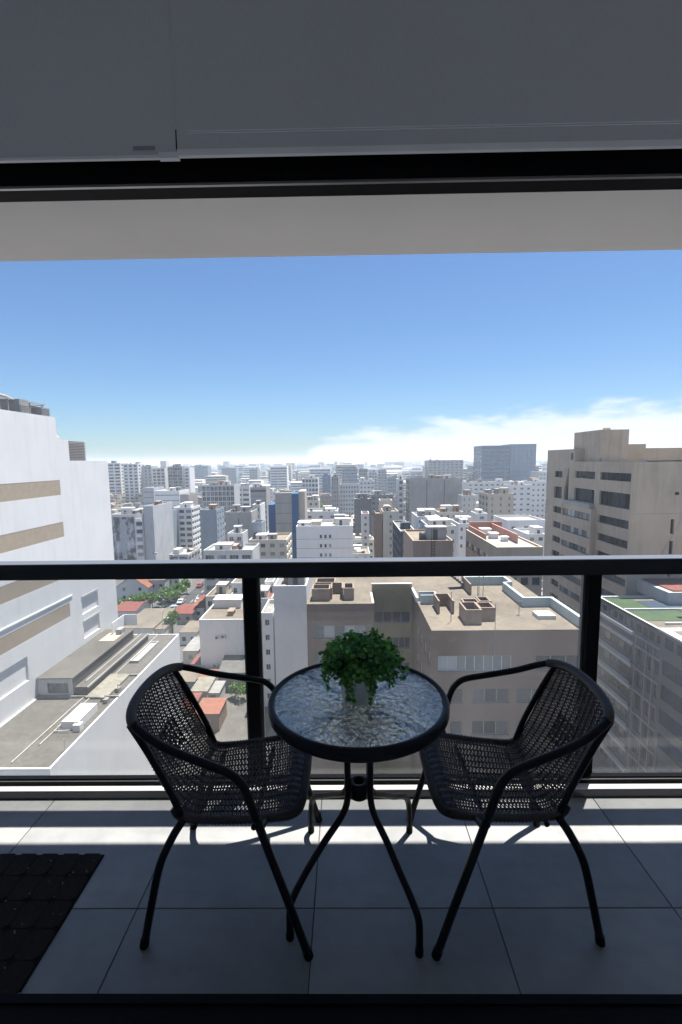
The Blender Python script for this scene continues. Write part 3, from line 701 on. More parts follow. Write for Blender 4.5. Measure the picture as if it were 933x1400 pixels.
# local coordinates: x from the tall wall (0..10.6), y from the near edge (0..36)
an = MB(); F = {'f': (lambda u, v, dd: (u, 14.4+dd, v))}
facade(an, F['f'], 4.6, 18.5, 21.0, [(1.3, 4.0, 19.0, 20.4)], .15)
an.quad((4.6, 14.4, 18.5), (4.6, 14.4, 21), (4.6, 31.8, 21), (4.6, 31.8, 18.5), 1); an.quad((0, 31.8, 18.5), (4.6, 31.8, 18.5), (4.6, 31.8, 21), (0, 31.8, 21))
an.build('annex_wall', [WALLS['lightgrey'], WALLS['membrane']], lb)
lbm('annex_roof', WALLS['membrane'], (.01, 14.25, 21.0, 4.72, 31.9, 21.12))
put_window(lb, F['f'], 0, (1.3, 4.0, 19.0, 20.4), .13, 5, FRG, GLC)
for (x, y0, y1, z) in ((6.0, 1, 14, 18.5), (6.9, 4, 36, 18.5), (5.35, 16, 33, 19.75)): lbm('roof_upstand', WALLS['stone'], (x, y0, z, x+.12, y1, z+.16))
for x in (8.9, 9.7): lbm('roof_seam', WALLS['roof_grey'], (x, 16, 18.5, x+.07, 35.5, 18.54))
lbm('skylight_curb', WALLS['stone'], (7.2, 24.5, 18.5, 8.6, 24.7, 18.9), (7.2, 32.0, 18.5, 8.6, 32.2, 18.9), (7.2, 24.7, 18.5, 7.4, 32, 18.9), (8.4, 24.7, 18.5, 8.6, 32, 18.9))
lbm('skylight_glass', GLC, (7.4, 24.7, 18.5, 8.4, 32, 18.7))
lbm('pale_roof_panel', WALLS['cream_panel'], (6.4, 13.8, 18.5, 9.2, 20.4, 18.78))
lbm('step_wall', WALLS['roof_white'], (0, 14.05, 18.5, 10.6, 14.2, 18.8)); lbm('step_wall', WALLS['roof_white'], (9.2, 20.2, 18.5, 10.4, 20.4, 18.75))
eq = MB(); eq.box(7.6, 6.9, 18.5, 9.5, 11.0, 19.5); eq.box(9.1, 6.5, 18.5, 9.9, 7.3, 19.3); eq.build('roof_plant_box', WALLS['offwhite'], lb)
for (x, y) in ((7.2, 7.4), (9.3, 12.6), (8.7, 13.2), (9.4, 15.5)): lbm('roof_unit', WALLS['roof_white'], (x, y, 18.5, x+.55, y+.7, 18.5+.55))
pv = MB()
for (x, y, h) in ((7.3, 6.6, .5), (7.3, 9, .5), (9.4, 13, 1.0), (9.9, 15.4, 1.3), (10.3, 3, 1.4)): pv.tube([(x, y, 18.5), (x, y, 18.5+h)], .05, 6)
pv.tube([(7.3, 6.6, 19), (7.3, 11, 19)], .04, 6); pv.tube([(7.0, 6.4, 18.7), (8.8, 6.4, 18.8)], .06, 6)
tag(pv.build('roof_pipes', WALLS['lightgrey'], lb), kind='stuff')
tr = MB()
tr.box(1.6, 26.5, 21.12, 4.0, 30.0, 21.2); tr.build('terrace_slab', WALLS['sand'], lb)
sc = MB(); sc.box(2.4, 29.3, 21.2, 2.5, 33.5, 23.1); sc.box(2.5, 33.4, 21.2, 4.6, 33.5, 23.1); sc.build('terrace_screen', WALLS['white'], lb)
lbm('vent_hood', WALLS['grey'], (3.0, 29.2, 21.13, 3.9, 30.6, 22.0))
# ================================================================== brown building in the middle
bb = thing('apartment_building', 'brown apartment building with sandy roof terraces straight beyond the glass table', 'building', (0, 38.6, 0))
FOOT.append((-6, 36, 23, 66))
MAU = WALLS['mauve']; RS = WALLS['roof_sand']
ox, oy = 0, 38.6
def bbp(name, mat, fn):
    mb = MB(); fn(mb); return mb.build(name, mat, bb)
rows = [(30.35, 31.72), (27.45, 28.75), (24.5, 25.8), (21.55, 22.85), (18.6, 19.9)]
NW_ = []                                                            # near wing, front
for i, (a, b) in enumerate(rows):
    NW_ += [((7.7, 14.0) if i == 0 else (8.77, 9.9), a, b), ((10.68, 13.9) if i else (16.0, 20.0), a, b)]
    if i: NW_.append(((14.45, 18.5), a, b))
mb = MB(); zt = 33.9
hs = [(u[0]-7.15, u[1]-7.15, a, b) for u, a, b in NW_]
facade(mb, lambda u, v, dd: (7.15+u, dd, v), 13.1, 0, zt, hs, .22)
ls = [(y, y+1.15, a+.1, b) for a, b in rows for y in (.9, 2.9, 5.0, 7.2)]
facade(mb, lambda u, v, dd: (7.15+dd, u, v), 12.0, 0, zt, ls, .22)
mb.quad((20.25, 0, 0), (20.25, 20, 0), (20.25, 20, zt), (20.25, 0, zt)); mb.quad((7.15, 20, 0), (20.25, 20, 0), (20.25, 20, zt), (7.15, 20, zt))
mb.build('wall', MAU, bb)
for (u, a, b) in NW_:
    first = (a == rows[0][0] and u[0] < 10)
    n = 8 if first else max(1, round((u[1]-u[0])/1.25))
    w_ = put_window(bb, lambda uu, v, dd: (uu, dd, v), 0, (u[0], u[1], a, b), .2, n, FRW if first else FRG, GLC if first else GLM)
for (u0, u1, a, b) in ls: put_window(bb, lambda u, v, dd: (7.15+dd, u, v), -pi/2, (u0, u1, a, b), .2, 1, FRW, GLC)
# left wing
mb = MB(); lw = [(-3.5+4.15, 1.82+4.15, a, b) for a, b in rows]
facade(mb, lambda u, v, dd: (-4.15+u, 7.7+dd, v), 6.85, 0, zt, lw, .22)
mb.quad((-4.15, 7.7, 0), (-4.15, 20, 0), (-4.15, 20, zt), (-4.15, 7.7, zt)); mb.quad((2.7, 7.7, 0), (2.7, 12, 0), (2.7, 12, zt), (2.7, 7.7, zt)); mb.quad((-4.15, 20, 0), (7.2, 20, 0), (7.2, 20, zt), (-4.15, 20, zt))
mb.build('wall', MAU, bb)
for h in lw: put_window(bb, lambda u, v, dd: (-4.15+u, 7.7+dd, v), 0, h, .2, 5, FRG, GLC)
mb = MB(); rw = [((.2, 4.3) if i == 0 else (1.7, 4.3))+(a, b) for i, (a, b) in enumerate(rows)]
facade(mb, lambda u, v, dd: (2.7+u, 12+dd, v), 4.45, 0, zt+.9, rw, .22); mb.build('recess_wall', WALLS['ochre'], bb)
for h in rw: put_window(bb, lambda u, v, dd: (2.7+u, 12+dd, v), 0, h, .2, 4, FRG, GLD)
bbp('roof', RS, lambda m: (m.quad((7.15, 0, zt), (20.25, 0, zt), (20.25, 20, zt), (7.15, 20, zt)), m.quad((-4.15, 7.7, zt), (2.7, 7.7, zt), (2.7, 20, zt), (-4.15, 20, zt)), m.quad((2.7, 12.3, zt), (7.15, 12.3, zt), (7.15, 20, zt), (2.7, 20, zt))))
CO = WALLS['offwhite']
bbp('roof_coping', WALLS['roof_sand'], lambda m: (m.box(7.13, -.02, zt+.004, 20.27, .22, zt+.10), m.box(7.13, .22, zt+.004, 7.33, 8.2, zt+.10), m.box(-4.17, 7.68, zt+.004, 2.72, 7.9, zt+.10), m.box(-4.17, 7.9, zt+.004, -3.97, 20, zt+.10)))
bbp('roof_coping', CO, lambda m: (m.box(2.5, 7.9, zt+.004, 2.72, 12.1, zt+.12), m.box(2.68, 11.98, zt+.902, 7.17, 12.3, zt+1.0), m.box(7.05, 8.25, zt+.004, 7.3, 12.2, zt+.5)))
AQ = WALLS['aqua']
bbp('parapet', AQ, lambda m: (m.box(19.9, .25, zt, 20.24, 6.4, zt+.95), m.box(17.2, 6.42, zt, 20.24, 6.7, zt+.95), m.box(17.2, 6.71, zt, 17.5, 12.4, zt+.95)))
bbp('parapet', AQ, lambda m: (m.box(13.4, 14.6, zt, 18.3, 14.85, zt+1.0), m.box(18.0, 12.4, zt, 18.3, 14.6, zt+1.0), m.box(17.5, 12.15, zt, 18.0, 12.4, zt+1.0)))
bbp('parapet_box', AQ, lambda m: (m.box(7.4, 7.6, zt, 9.1, 7.75, zt+.95), m.box(8.95, 7.75, zt, 9.1, 8.9, zt+.95), m.box(7.4, 8.9, zt, 9.1, 9.05, zt+.95)))
def stall(x, y, w, dd, h, front=True, name='roof_enclosure'):
    def f(m):
        t = .14
        if front: m.box(x+t, y, zt, x+w-t, y+t, zt+h)
        m.box(x, y, zt, x+t, y+dd, zt+h); m.box(x+w-t, y, zt, x+w, y+dd, zt+h); m.box(x+t, y+dd-t, zt, x+w-t, y+dd, zt+h)
    bbp(name, WALLS['palebrown'], f)
stall(8.6, 4.6, 1.5, 2.6, 1.25, False); stall(10.4, 1.6, 1.45, 2.4, 1.35); stall(11.9, 2.5, 1.4, 1.7, 1.25); stall(10.9, 4.2, 1.5, 1.3, 1.2); stall(12.4, 4.3, 1.1, 1.5, 1.3)
stall(-3.7, 9.0, 1.9, 1.9, 1.3); stall(-1.75, 9.6, 1.3, 2.2, 1.25, False); stall(-.4, 9.2, 1.1, 2.1, 1.3); stall(-3.5, 11.6, 2.2, 2.0, 1.3)
bbp('roof_enclosure', WALLS['palebrown'], lambda m: m.box(13.2, 10.7, zt, 13.35, 14.6, zt+1.2))
bbp('skylight', CO, lambda m: (m.box(17.3, 2.8, zt, 18.9, 4.2, zt+.35), m.box(17.5, 2.95, zt+.352, 18.7, 4.05, zt+.42)))
am = MB()
for (x, y, h) in ((13.6, 8.8, 2.6), (14.2, 9.4, 3.0), (12.9, 6.8, 2.4), (9.3, 2.4, 2.8), (16.1, 4.3, 1.1)): am.tube([(x, y, zt), (x, y, zt+h)], .035, 6)
am.box(15.9, 4.2, zt+.9, 16.3, 4.25, zt+1.3)
am.build('antenna_masts', FRG, bb)
mb = MB(); mb.tube([(12.55, .12, zt+2.4), (12.5, .0, zt+.1), (12.48, -.04, 31.8), (12.45, -.04, 29.9)], .03, 5); mb.build('cable', FRG, bb)
st = MB()
for i in range(7): st.box(13.4-.28*i, 13.2, zt+.22*i, 13.68-.28*i, 14.2, zt+.22*(i+1)+.02)
st.build('roof_stair', WALLS['darkgrey'], bb)
# ================================================================== tan concrete building, right
tn = thing('office_tower', 'weathered tan concrete building with ribbon windows at the right edge', 'building', (47.75, 79, 0))
FOOT.append((46, 77, 90, 114))
CT = WALLS['tan']; D_ = 33.4
rb = [(44.25, 45.68), (39.55, 42.2), (36.2, 37.65), (32.8, 34.2), (29.5, 30.85), (26.1, 27.5), (22.7, 24.1), (19.3, 20.7), (15.9, 17.3)]
hl = []
for i, (a, b) in enumerate(rb):
    hl += [(.25, 9.9, a, b), (11.7, 19.6, a, b) if i < 2 else (11.0, 22.6, a, b)]
    hl.append((25.3, 29.2, a-.2, b-.2))
mb = MB(); fl = lambda u, v, dd: (dd, u, v); zt = 47.6
facade(mb, fl, 20.1, 0, zt, [h for h in hl if h[1] < 20], .45)
fl2 = lambda u, v, dd: (dd-.35, u, v)
lo = [h for h in hl if 20 <= h[1] < 23]
fl3 = lambda u, v, dd: (dd, 20.1+u, v)
facade(mb, fl3, D_-20.1, 0, 50.2, [(h[0]-20.1, h[1]-20.1, h[2], h[3]) for h in hl if h[0] > 23] + [(22.3-20.1, 25.0-20.1, 39.3, 46.2), (20.7-20.1, 21.9-20.1, 48.0, 49.4)], .6)
ff = [(6.9, 7.5, 35.4, 37.9), (6.9, 7.5, 31.9, 34.2), (7.3, 8.0, 42.0, 42.5), (6.9, 7.5, 28, 30.5)]
facade(mb, lambda u, v, dd: (u, dd, v), 30, 0, zt, ff, .4)
mb.quad((0, 20.1, zt), (30, 20.1, zt), (30, 20.1, 50.2), (0, 20.1, 50.2)); mb.quad((0, D_, 0), (30, D_, 0), (30, D_, 50.2), (0, D_, 50.2)); mb.quad((30, 0, 0), (30, D_, 0), (30, D_, zt), (30, 0, zt))
mb.build('wall', CT, tn)
mb = MB(); mb.quad((.3, .3, zt-.6), (30, .3, zt-.6), (30, 20.1, zt-.6), (.3, 20.1, zt-.6)); mb.quad((0, 20.1, 50.2), (30, 20.1, 50.2), (30, D_, 50.2), (0, D_, 50.2)); mb.build('roof', WALLS['roof_sand'], tn)
for h in hl:
    if 20 <= h[1] < 23: continue
    put_window(tn, fl, -pi/2, h, .42, 5 if h[1]-h[0] > 6 else 2, FRD, GLD)
# projecting middle bay, from the third window row down
mb = MB(); fb = lambda u, v, dd: (-1.0+dd, 10.6+u, v)
facade(mb, fb, 12.4, 0, 38.6, [(h[0]-10.6, h[1]-10.6, h[2], h[3]) for h in lo], .4)
for y in (10.6, 23.0): mb.quad((-1, y, 0), (0, y, 0), (0, y, 38.6), (-1, y, 38.6))
mb.quad((-1, 10.6, 38.6), (0, 10.6, 38.6), (0, 23, 38.6), (-1, 23, 38.6)); mb.build('bay_wall', CT, tn)
for h in lo: put_window(tn, fb, -pi/2, (h[0]-10.6, h[1]-10.6, h[2], h[3]), .37, 7, FRD, GLC)
mb = MB(); mb.box(-1.02, 11.5, 38.61, -.8, 22, 39.5); mb.box(-.8, 11.5, 38.61, -.01, 11.7, 39.5); mb.box(-.8, 21.8, 38.61, -.01, 22, 39.5); mb.build('balcony_parapet', WALLS['stone'], tn)
# the tapered concrete funnel in the tall recess
mb = MB(); prof = [(46.2, 2.3), (45.0, 2.1), (43.4, 1.5), (41.5, .75), (39.3, .7)]
for (z1, w1), (z0, w0) in zip(prof, prof[1:]):
    a, b = 24.9, 24.9
    A = [(-.05, a-w1, z1), (-.05, a, z1), (-.05, a, z0), (-.05, a-w0, z0)]; Bk = [(.5, y, z) for _, y, z in A]
    mb.quad(*A); mb.quad(A[0], A[3], Bk[3], Bk[0]); mb.quad(A[1], A[2], Bk[2], Bk[1])
mb.build('concrete_funnel', WALLS['sand'], tn)
for h in hl[2::3][:2]: pass
mb = MB(); mb.box(1.9, 14.0, zt-.5, 7.4, 24.6, 53.75); mb.box(3.6, 15.5, 53.75, 4.6, 16.5, 54.2); mb.box(7.401, 17.5, zt-.5, 13, 24, 51.0); mb.build('lift_house', CT, tn)
for z in (31.2, 38.8):
    mb = MB(); mb.box(.4, -.03, z, 30, 0, z+.12); mb.build('floor_joint', WALLS['warmgrey'], tn)
mb = MB(); mb.box(.25, -.06, 0, .5, 0, zt); mb.build('pilaster', CT, tn)
mb = MB()
for y in (.5, 6, 13, 17): mb.box(2, y, zt-.55, 2.6, y+.6, zt+.5)
mb.build('roof_vents', WALLS['warmgrey'], tn)
mb = MB(); mb.tube([(12.2, -.1, zt), (9.6, -.12, 40), (8.0, -.1, 36.5), (4.6, -.1, 30)], .025, 5); mb.build('cable', FRG, tn)
# ================================================================== grey apartment building with turf roof, lower right
gb = thing('apartment_building', 'grey apartment building with artificial turf on its roof terrace at the lower right', 'building', (41.0, 58.9, 0))
FOOT.append((39, 40, 70, 76.5))
GR = WALLS['facade_grey']; zr = 25.55
mb = MB(); g1 = lambda u, v, dd: (dd, u, v); hg = []; flz = [21.9-3.28*i for i in range(7)]
hg += [(.5+1.45*i, 1.45+1.45*i, 23.9, 25.0) for i in range(10)]
for z in flz:
    hg += [(6.6, 15.2, z-2.1, z-.75), (.6, 1.5, z-2.3, z-.5), (2.0, 2.9, z-2.3, z-.5), (3.6, 5.2, z-2.6, z-.3)]
facade(mb, g1, 16.4, 0, 25.8, hg, .35)
mb.quad((0, 16.4, 0), (26, 16.4, 0), (26, 16.4, 25.8), (0, 16.4, 25.8)); mb.quad((0, 0, 0), (26, 0, 0), (26, 0, 25.8), (0, 0, 25.8)); mb.build('wall', GR, gb)
for h in hg:
    wv = h[1]-h[0]; put_window(gb, g1, -pi/2, h, .32, 7 if wv > 6 else (2 if wv > 1.2 else 1), FRG, GLC if wv > 1.5 and wv < 3 else GL)
for z in [23.4]+flz:
    mb = MB(); mb.box(-.42, 6.1, z-.25, 0, 16.4, z+.25); mb.build('balcony_slab', WALLS['lightgrey'], gb)
    mb = MB(); mb.box(-.22, 0, z-.2, 0, 6.05, z+.1); mb.build('string_course', WALLS['grey'], gb)
for z in flz:
    mb = MB(); mb.box(-.40, 6.3, z-3.0, -.34, 16.2, z-2.5); mb.build('balcony_rail', WALLS['bluegrey'], gb)
for y in (.1, 1.72, 3.25, 5.6):
    mb = MB(); mb.box(-.17, y, 0, 0, y+.2, 23.2); mb.build('pilaster', WALLS['grey'], gb)
mb = MB(); mb.quad((.3, .3, zr), (26, .3, zr), (26, 16.3, zr), (.3, 16.3, zr)); mb.build('roof', RS, gb)
for (a, b, c, d, nm, mt) in ((.6, 5.2, 9, 9.6, 'turf', 'turf'), (.6, 10.2, 5.0, 16, 'turf', 'turf'), (5.1, 10.2, 11, 14.5, 'blue_mat', 'navy')):
    mb = MB(); mb.box(a, b, zr+.002, c, d, zr+.05); mb.build(nm, WALLS[mt], gb)
for (x0, y0, x1, y1) in ((.5, 9.7, 10, 9.95), (0, 0, .28, 16.4), (.28, 16.1, 9, 16.4), (2.5, 3.6, 9, 3.8), (1.2, 1.4, 8, 1.55)):
    mb = MB(); mb.box(x0, y0, zr+.004, x1, y1, zr+.30); mb.build('roof_kerb', WALLS['offwhite'], gb)
mb = MB(); mb.box(8.6, 12.2, zr, 22, 22, zr+2.0); mb.build('roof_room', WALLS['lightgrey'], gb)
mb = MB(); mb.box(9.5, 12.6, zr+2.002, 21, 20, zr+2.2); mb.build('roof_room_cover', WALLS['roof_red'], gb)
mb = MB(); mb.tube([(7.2, 6.6, zr), (7.2, 6.6, zr+1)], .04, 6); mb.box(6.2, 6.2, zr+1, 8.2, 7, zr+1.06); mb.build('roof_table', FRD, gb)
pb = thing('office_block', 'smoky glass clad block with a white roof edge in the lower right corner', 'building', (40.4, 40, 0)); zt = 26.4
mb = MB(); pg = [(.6, 18.2, z-2.0, z) for z in (22.6, 19.3, 16.0, 12.7, 9.4)] + [(1+2.2*i, 2.6+2.2*i, 24.2, 25.6) for i in range(8)]
facade(mb, g1, 18.8, 0, zt-.25, pg, .15); mb.quad((0, 18.8, 0), (20, 18.8, 0), (20, 18.8, zt-.25), (0, 18.8, zt-.25)); mb.build('wall', WALLS['facade_grey'], pb)
for h in pg: put_window(pb, g1, -pi/2, h, .12, 7 if h[1]-h[0] > 5 else 1, FRD, GLB)
mb = MB(); mb.box(-.3, 0, zt-.248, 20, 19.1, zt); mb.build('roof_edge', WALLS['offwhite'], pb)
mb = MB(); mb.quad((.8, .8, zt+.004), (20, .8, zt+.004), (20, 18, zt+.004), (.8, 18, zt+.004)); mb.build('roof', RS, pb)
# ================================================================== trees
LEAFT = leafmat('tree_leaf', (.04, .09, .022), (.13, .23, .05)); BARK = plain('bark', (.09, .065, .045), .9)
def tree_meshes(seed, h, rad, n=420, ls=.55):
    r = random.Random(seed); tm, cm = MB(), MB()
    tm.tube([(0, 0, 0), (.05*h*.2, 0, h*.25), (.02*h, .02*h, h*.5), (0, .03*h, h*.8)], [h*.028, h*.022, h*.017, h*.006], 7)
    lobes = []
    for k in range(9):
        a = r.uniform(0, 2*pi); q = rad*r.uniform(.25, .75); z = h*r.uniform(.45, .85)
        e = Vector((cos(a)*q, sin(a)*q, z)); lobes.append((e, rad*r.uniform(.28, .5)))
        tm.tube([(0, 0, h*.38), e*.6+Vector((0, 0, h*.12)), e], [h*.012, h*.008, h*.004], 5)
    lobes.append((Vector((0, 0, h*.88)), rad*.35))
    for k in range(n):
        c, lr = r.choice(lobes)
        d = Vector((r.gauss(0, 1), r.gauss(0, 1), r.gauss(0, .8))).normalized()*lr*r.uniform(.35, 1.1)
        p = c+d; u = Vector((r.gauss(0, 1), r.gauss(0, 1), r.gauss(0, 1))).normalized(); w = u.cross(Vector((r.gauss(0, 1), r.gauss(0, 1), r.gauss(0, 1)))).normalized(); s = ls*r.uniform(.6, 1.3)
        cm.quad(p-u*s, p-w*s*.6, p+u*s, p+w*s*.6)
    return tm.mesh('trunk', [BARK]), cm.mesh('crown', [LEAFT])
TREES = [tree_meshes(i, h, rd, n, ls) for i, (h, rd, n, ls) in enumerate(((6, 3.2, 700, .42), (7.5, 3.0, 700, .45), (4, 2.6, 600, .32), (10, 4.2, 800, .6)))]
def tree(label, x, y, k, sc=1, group=None, z=0):
    t = thing('tree', label, 'tree', (x, y, z), R.uniform(0, 6), group); t.scale = (sc, sc, sc*R.uniform(.9, 1.1))
    obj('trunk', TREES[k][0], t); obj('crown', TREES[k][1], t); return t
G1 = 'trees along the front gardens of the street'
for i, (px, py, k, sc) in enumerate(((172, 838, 0, .85), (184, 834, 2, 1.3), (196, 836, 0, .95), (209, 834, 1, .8), (222, 830, 0, .8), (232, 824, 2, 1.4), (246, 818, 0, .85), (237, 822, 2, 1.2), (256, 812, 1, .7))):
    p = onZ(px, py, 0); tree(('green tree nearest the tall white wall in the garden row', 'low spreading tree second from the tall white wall', 'green tree below the left eave of the gabled house', 'low shrubby tree below the right eave of the gabled house', 'green tree before the pale flat roofed house', 'low spreading tree at the corner of the pale flat roofed house', 'green tree on the kerb below the white dark windowed house', 'low spreading tree beside the parked cars', 'farthest tree of the garden row, up the street')[i], p.x, p.y, k, sc, G1)
p = onZ(236, 868, 0); tree('single green tree beside the street lamp at the flat roofed house', p.x, p.y, 1, .85)
p = onZ(386, 932, 0); tree('tall green tree below the white blank wall left of the brown apartment building', p.x, p.y, 1, 1.25)
p = onZ(404, 926, 0); tree('light green tree behind the table edge beside the brown apartment building', p.x, p.y, 2, 1.2)
p = onZ(326, 957, 0); tree('low green shrubby tree on the dirt lot left of the balustrade post', p.x, p.y, 2, .9)
for i, (px, Y, sc) in enumerate(((462, 300, 1.2), (470, 290, 1.1), (492, 215, 1.0), (505, 175, .8), (497, 190, .9), (268, 520, 1.2), (440, 420, 1.1))):
    x = onY(px, 700, Y).x; tree(('distant tree left of the grey ribbed tower foot', 'distant tree at the foot of the grey ribbed tower', 'tree beside the dark grey windowless tower', 'small tree below the cream stepped tower', 'tree between the lilac white block and the stepped tower', 'far tree beside the left skyline towers', 'far tree below the dark window grid block')[i], x, Y, 3, sc, 'distant trees between the city blocks')
# ================================================================== houses by the street
def house(label, px0, px1, yb, h, D, rise, wm, roof, ridge='x', name='house', win=2, group=None):
    a, b = onZ(px0, yb, 0), onZ(px1, yb, 0); Wd = b.x-a.x; Y = (a.y+b.y)/2
    root = thing(name, label, 'house', (a.x, Y, 0), 0, group); FOOT.append((a.x-1, Y-1, b.x+1, Y+D+1))
    F = wall_frames(Wd, D); hs = []
    for i in range(win):
        u = Wd*(i+.5)/win
        for z in ((1.0, 3.9) if h > 5 else (1.0,)): hs.append((u-.6, u+.6, z, z+1.3))
    mb = MB()
    for k in 'flrb': facade(mb, F[k][0], F[k][2], 0, h, hs if k == 'f' else [], .15)
    if rise:
        if ridge == 'y': mb.tri((0, 0, h), (Wd, 0, h), (Wd/2, 0, h+rise)); mb.tri((0, D, h), (Wd, D, h), (Wd/2, D, h+rise))
        else: mb.tri((0, 0, h), (0, D, h), (0, D/2, h+rise)); mb.tri((Wd, 0, h), (Wd, D, h), (Wd, D/2, h+rise))
    mb.build('wall', WALLS[wm], root)
    for hh in hs: put_window(root, F['f'][0], 0, hh, .12, 1, FRW, GL)
    rm = MB(); o = .35; t = .14
    def slab(p):
        q = [(x, y, z+t) for x, y, z in p]; rm.quad(*p); rm.quad(*q)
        for i in range(4): rm.quad(p[i], p[(i+1) % 4], q[(i+1) % 4], q[i])
    if rise and ridge == 'y':
        m = Wd/2; e = rise*o/m
        slab([(-o, -o, h-e), (m, -o, h+rise), (m, D+o, h+rise), (-o, D+o, h-e)]); slab([(Wd+o, -o, h-e), (m, -o, h+rise), (m, D+o, h+rise), (Wd+o, D+o, h-e)])
    elif rise:
        m = D/2; e = rise*o/m
        slab([(-o, -o, h-e), (Wd+o, -o, h-e), (Wd+o, m, h+rise), (-o, m, h+rise)]); slab([(-o, D+o, h-e), (Wd+o, D+o, h-e), (Wd+o, m, h+rise), (-o, m, h+rise)])
    else: slab([(-.15, -.15, h), (Wd+.15, -.15, h), (Wd+.15, D+.15, h), (-.15, D+.15, h)])
    rm.build('roof', WALLS[roof], root); return root
house('white two storey house with a steep orange tiled gable roof', 160, 203, 823, 5.2, 12, 4.0, 'white', 'roof_orange', 'y', win=2)
house('pale grey flat roofed house right of the orange gabled house', 205, 226, 818, 6.5, 14, 0, 'lightgrey', 'roof_grey', win=2)
house('white house with dark window openings near the top of the street', 229, 246, 812, 7.5, 14, 0, 'white', 'roof_white', win=2)
house('low white house with a bright red roof beside the tall white wall', 157, 186, 850, 3.3, 11, 1.0, 'white', 'roof_red', 'x', win=0)
house('flat sandy roofed low house in front of the street trees', 164, 210, 879, 4.0, 17, 0, 'offwhite', 'roof_sand', win=3)
house('cream annex with small door at the end of the sandy roofed house', 212, 226, 877, 3.4, 9, 0, 'cream', 'roof_sand', win=1)
house('low house with a dusty red roof at the near end of the street', 239, 263, 853, 3.2, 9, 0.8, 'stone', 'roof_red', win=2)
house('white walled house with a salmon roof right of the street end', 264, 279, 846, 3.6, 8, 0.6, 'white', 'roof_orange', win=1)
house('sandy roofed house tucked behind the corner of the grey hall roof', 246, 270, 882, 3.4, 9, 0, 'offwhite', 'roof_sand', win=2)
house('cream hut with a pale roof just beyond the hall corner', 251, 271, 908, 3.2, 9, 0, 'cream', 'roof_white', win=1)
house('narrow red roofed row house below the terracotta parapet block', 272, 290, 836, 3.6, 7, 0.7, 'beige', 'roof_red', win=1)
SH = 'small sheds and outhouses between the grey roofs and the dirt lot'
for (lab, a, b, yb, h, D, rs, wm, rf) in (
  ('shed with a bright orange sheet roof and brown wall, nearest on the dirt lot', 267, 300, 1001, 3.4, 5.5, 0, 'brown', 'roof_orange'),
  ('low outhouse with a dusty pink roof between orange sheet roofs', 246, 264, 992, 3.2, 6, 0, 'sand', 'roof_red'),
  ('outhouse with a pale cream roof slab behind the orange roofed shed', 262, 284, 968, 3.4, 6, 0, 'stone', 'cream_panel'),
  ('outhouse with a sandy roof and dark front behind the cream roofed outhouse', 240, 267, 954, 3.4, 7, 0, 'darkgrey', 'roof_sand'),
  ('narrow shed with a salmon sheet roof at the back of the lot', 268, 292, 949, 3.3, 5, 0, 'sand', 'roof_orange'),
  ('long low shed with a faded red roof, farthest from the dirt lot', 262, 302, 927, 3.2, 5, 0, 'beige', 'roof_red'),
  ('grey pitched store building beside the balustrade post', 302, 340, 945, 4.2, 16, 2.0, 'grey', 'roof_grey'),
  ('small grey roofed hut behind the first orange shed', 284, 300, 965, 2.6, 5, 0, 'lightgrey', 'roof_white')):
    house(lab, a, b, yb, h, D, rs, wm, rf, 'x', 'shed', 1, SH)
for (px, py, w, h, d) in ((222, 1046, 3.2, 1.6, 5), (205, 1016, 2.4, 1.2, 3), (236, 1010, 2.2, 1.4, 3)):
    p = onZ(px, py, 0); t = thing('lean_to', 'largest white lean-to roof, nearest at the foot of the hall wall' if w > 3 else ('white lean-to roof behind the largest one' if w > 2.3 else 'small white lean-to roof farthest out from the hall wall'), 'lean-to', (p.x, p.y, 0), 0, 'white lean-tos at the foot of the hall wall')
    mb = MB(); mb.box(0, 0, 0, w, d, h+.6); mb.build('wall', WALLS['lightgrey'], t)
    mb = MB(); mb.box(-.2, -.2, h+.6, w+.2, d+.2, h+.8); mb.build('roof', WALLS['roof_white'], t)
# street lamp
p = onZ(224, 880, 0); sl = thing('street_lamp', 'tall pale street lamp with a long curved arm over the street', 'street lamp', (p.x, p.y, 0))
mb = MB(); mb.tube([(0, 0, 0), (0, 0, 8.2)], [.11, .07], 8); mb.build('pole', FRW, sl)
mb = MB(); mb.tube(catmull([(0, 0, 8.15), (.6, 0, 9.2), (2.0, 0, 10.0), (3.6, 0, 10.4)], 6), .06, 6); mb.build('arm', FRW, sl)
mb = MB(); mb.bevbox(3.4, -.16, 10.3, 4.3, .16, 10.46, .04); mb.build('lamp_head', FRW, sl)
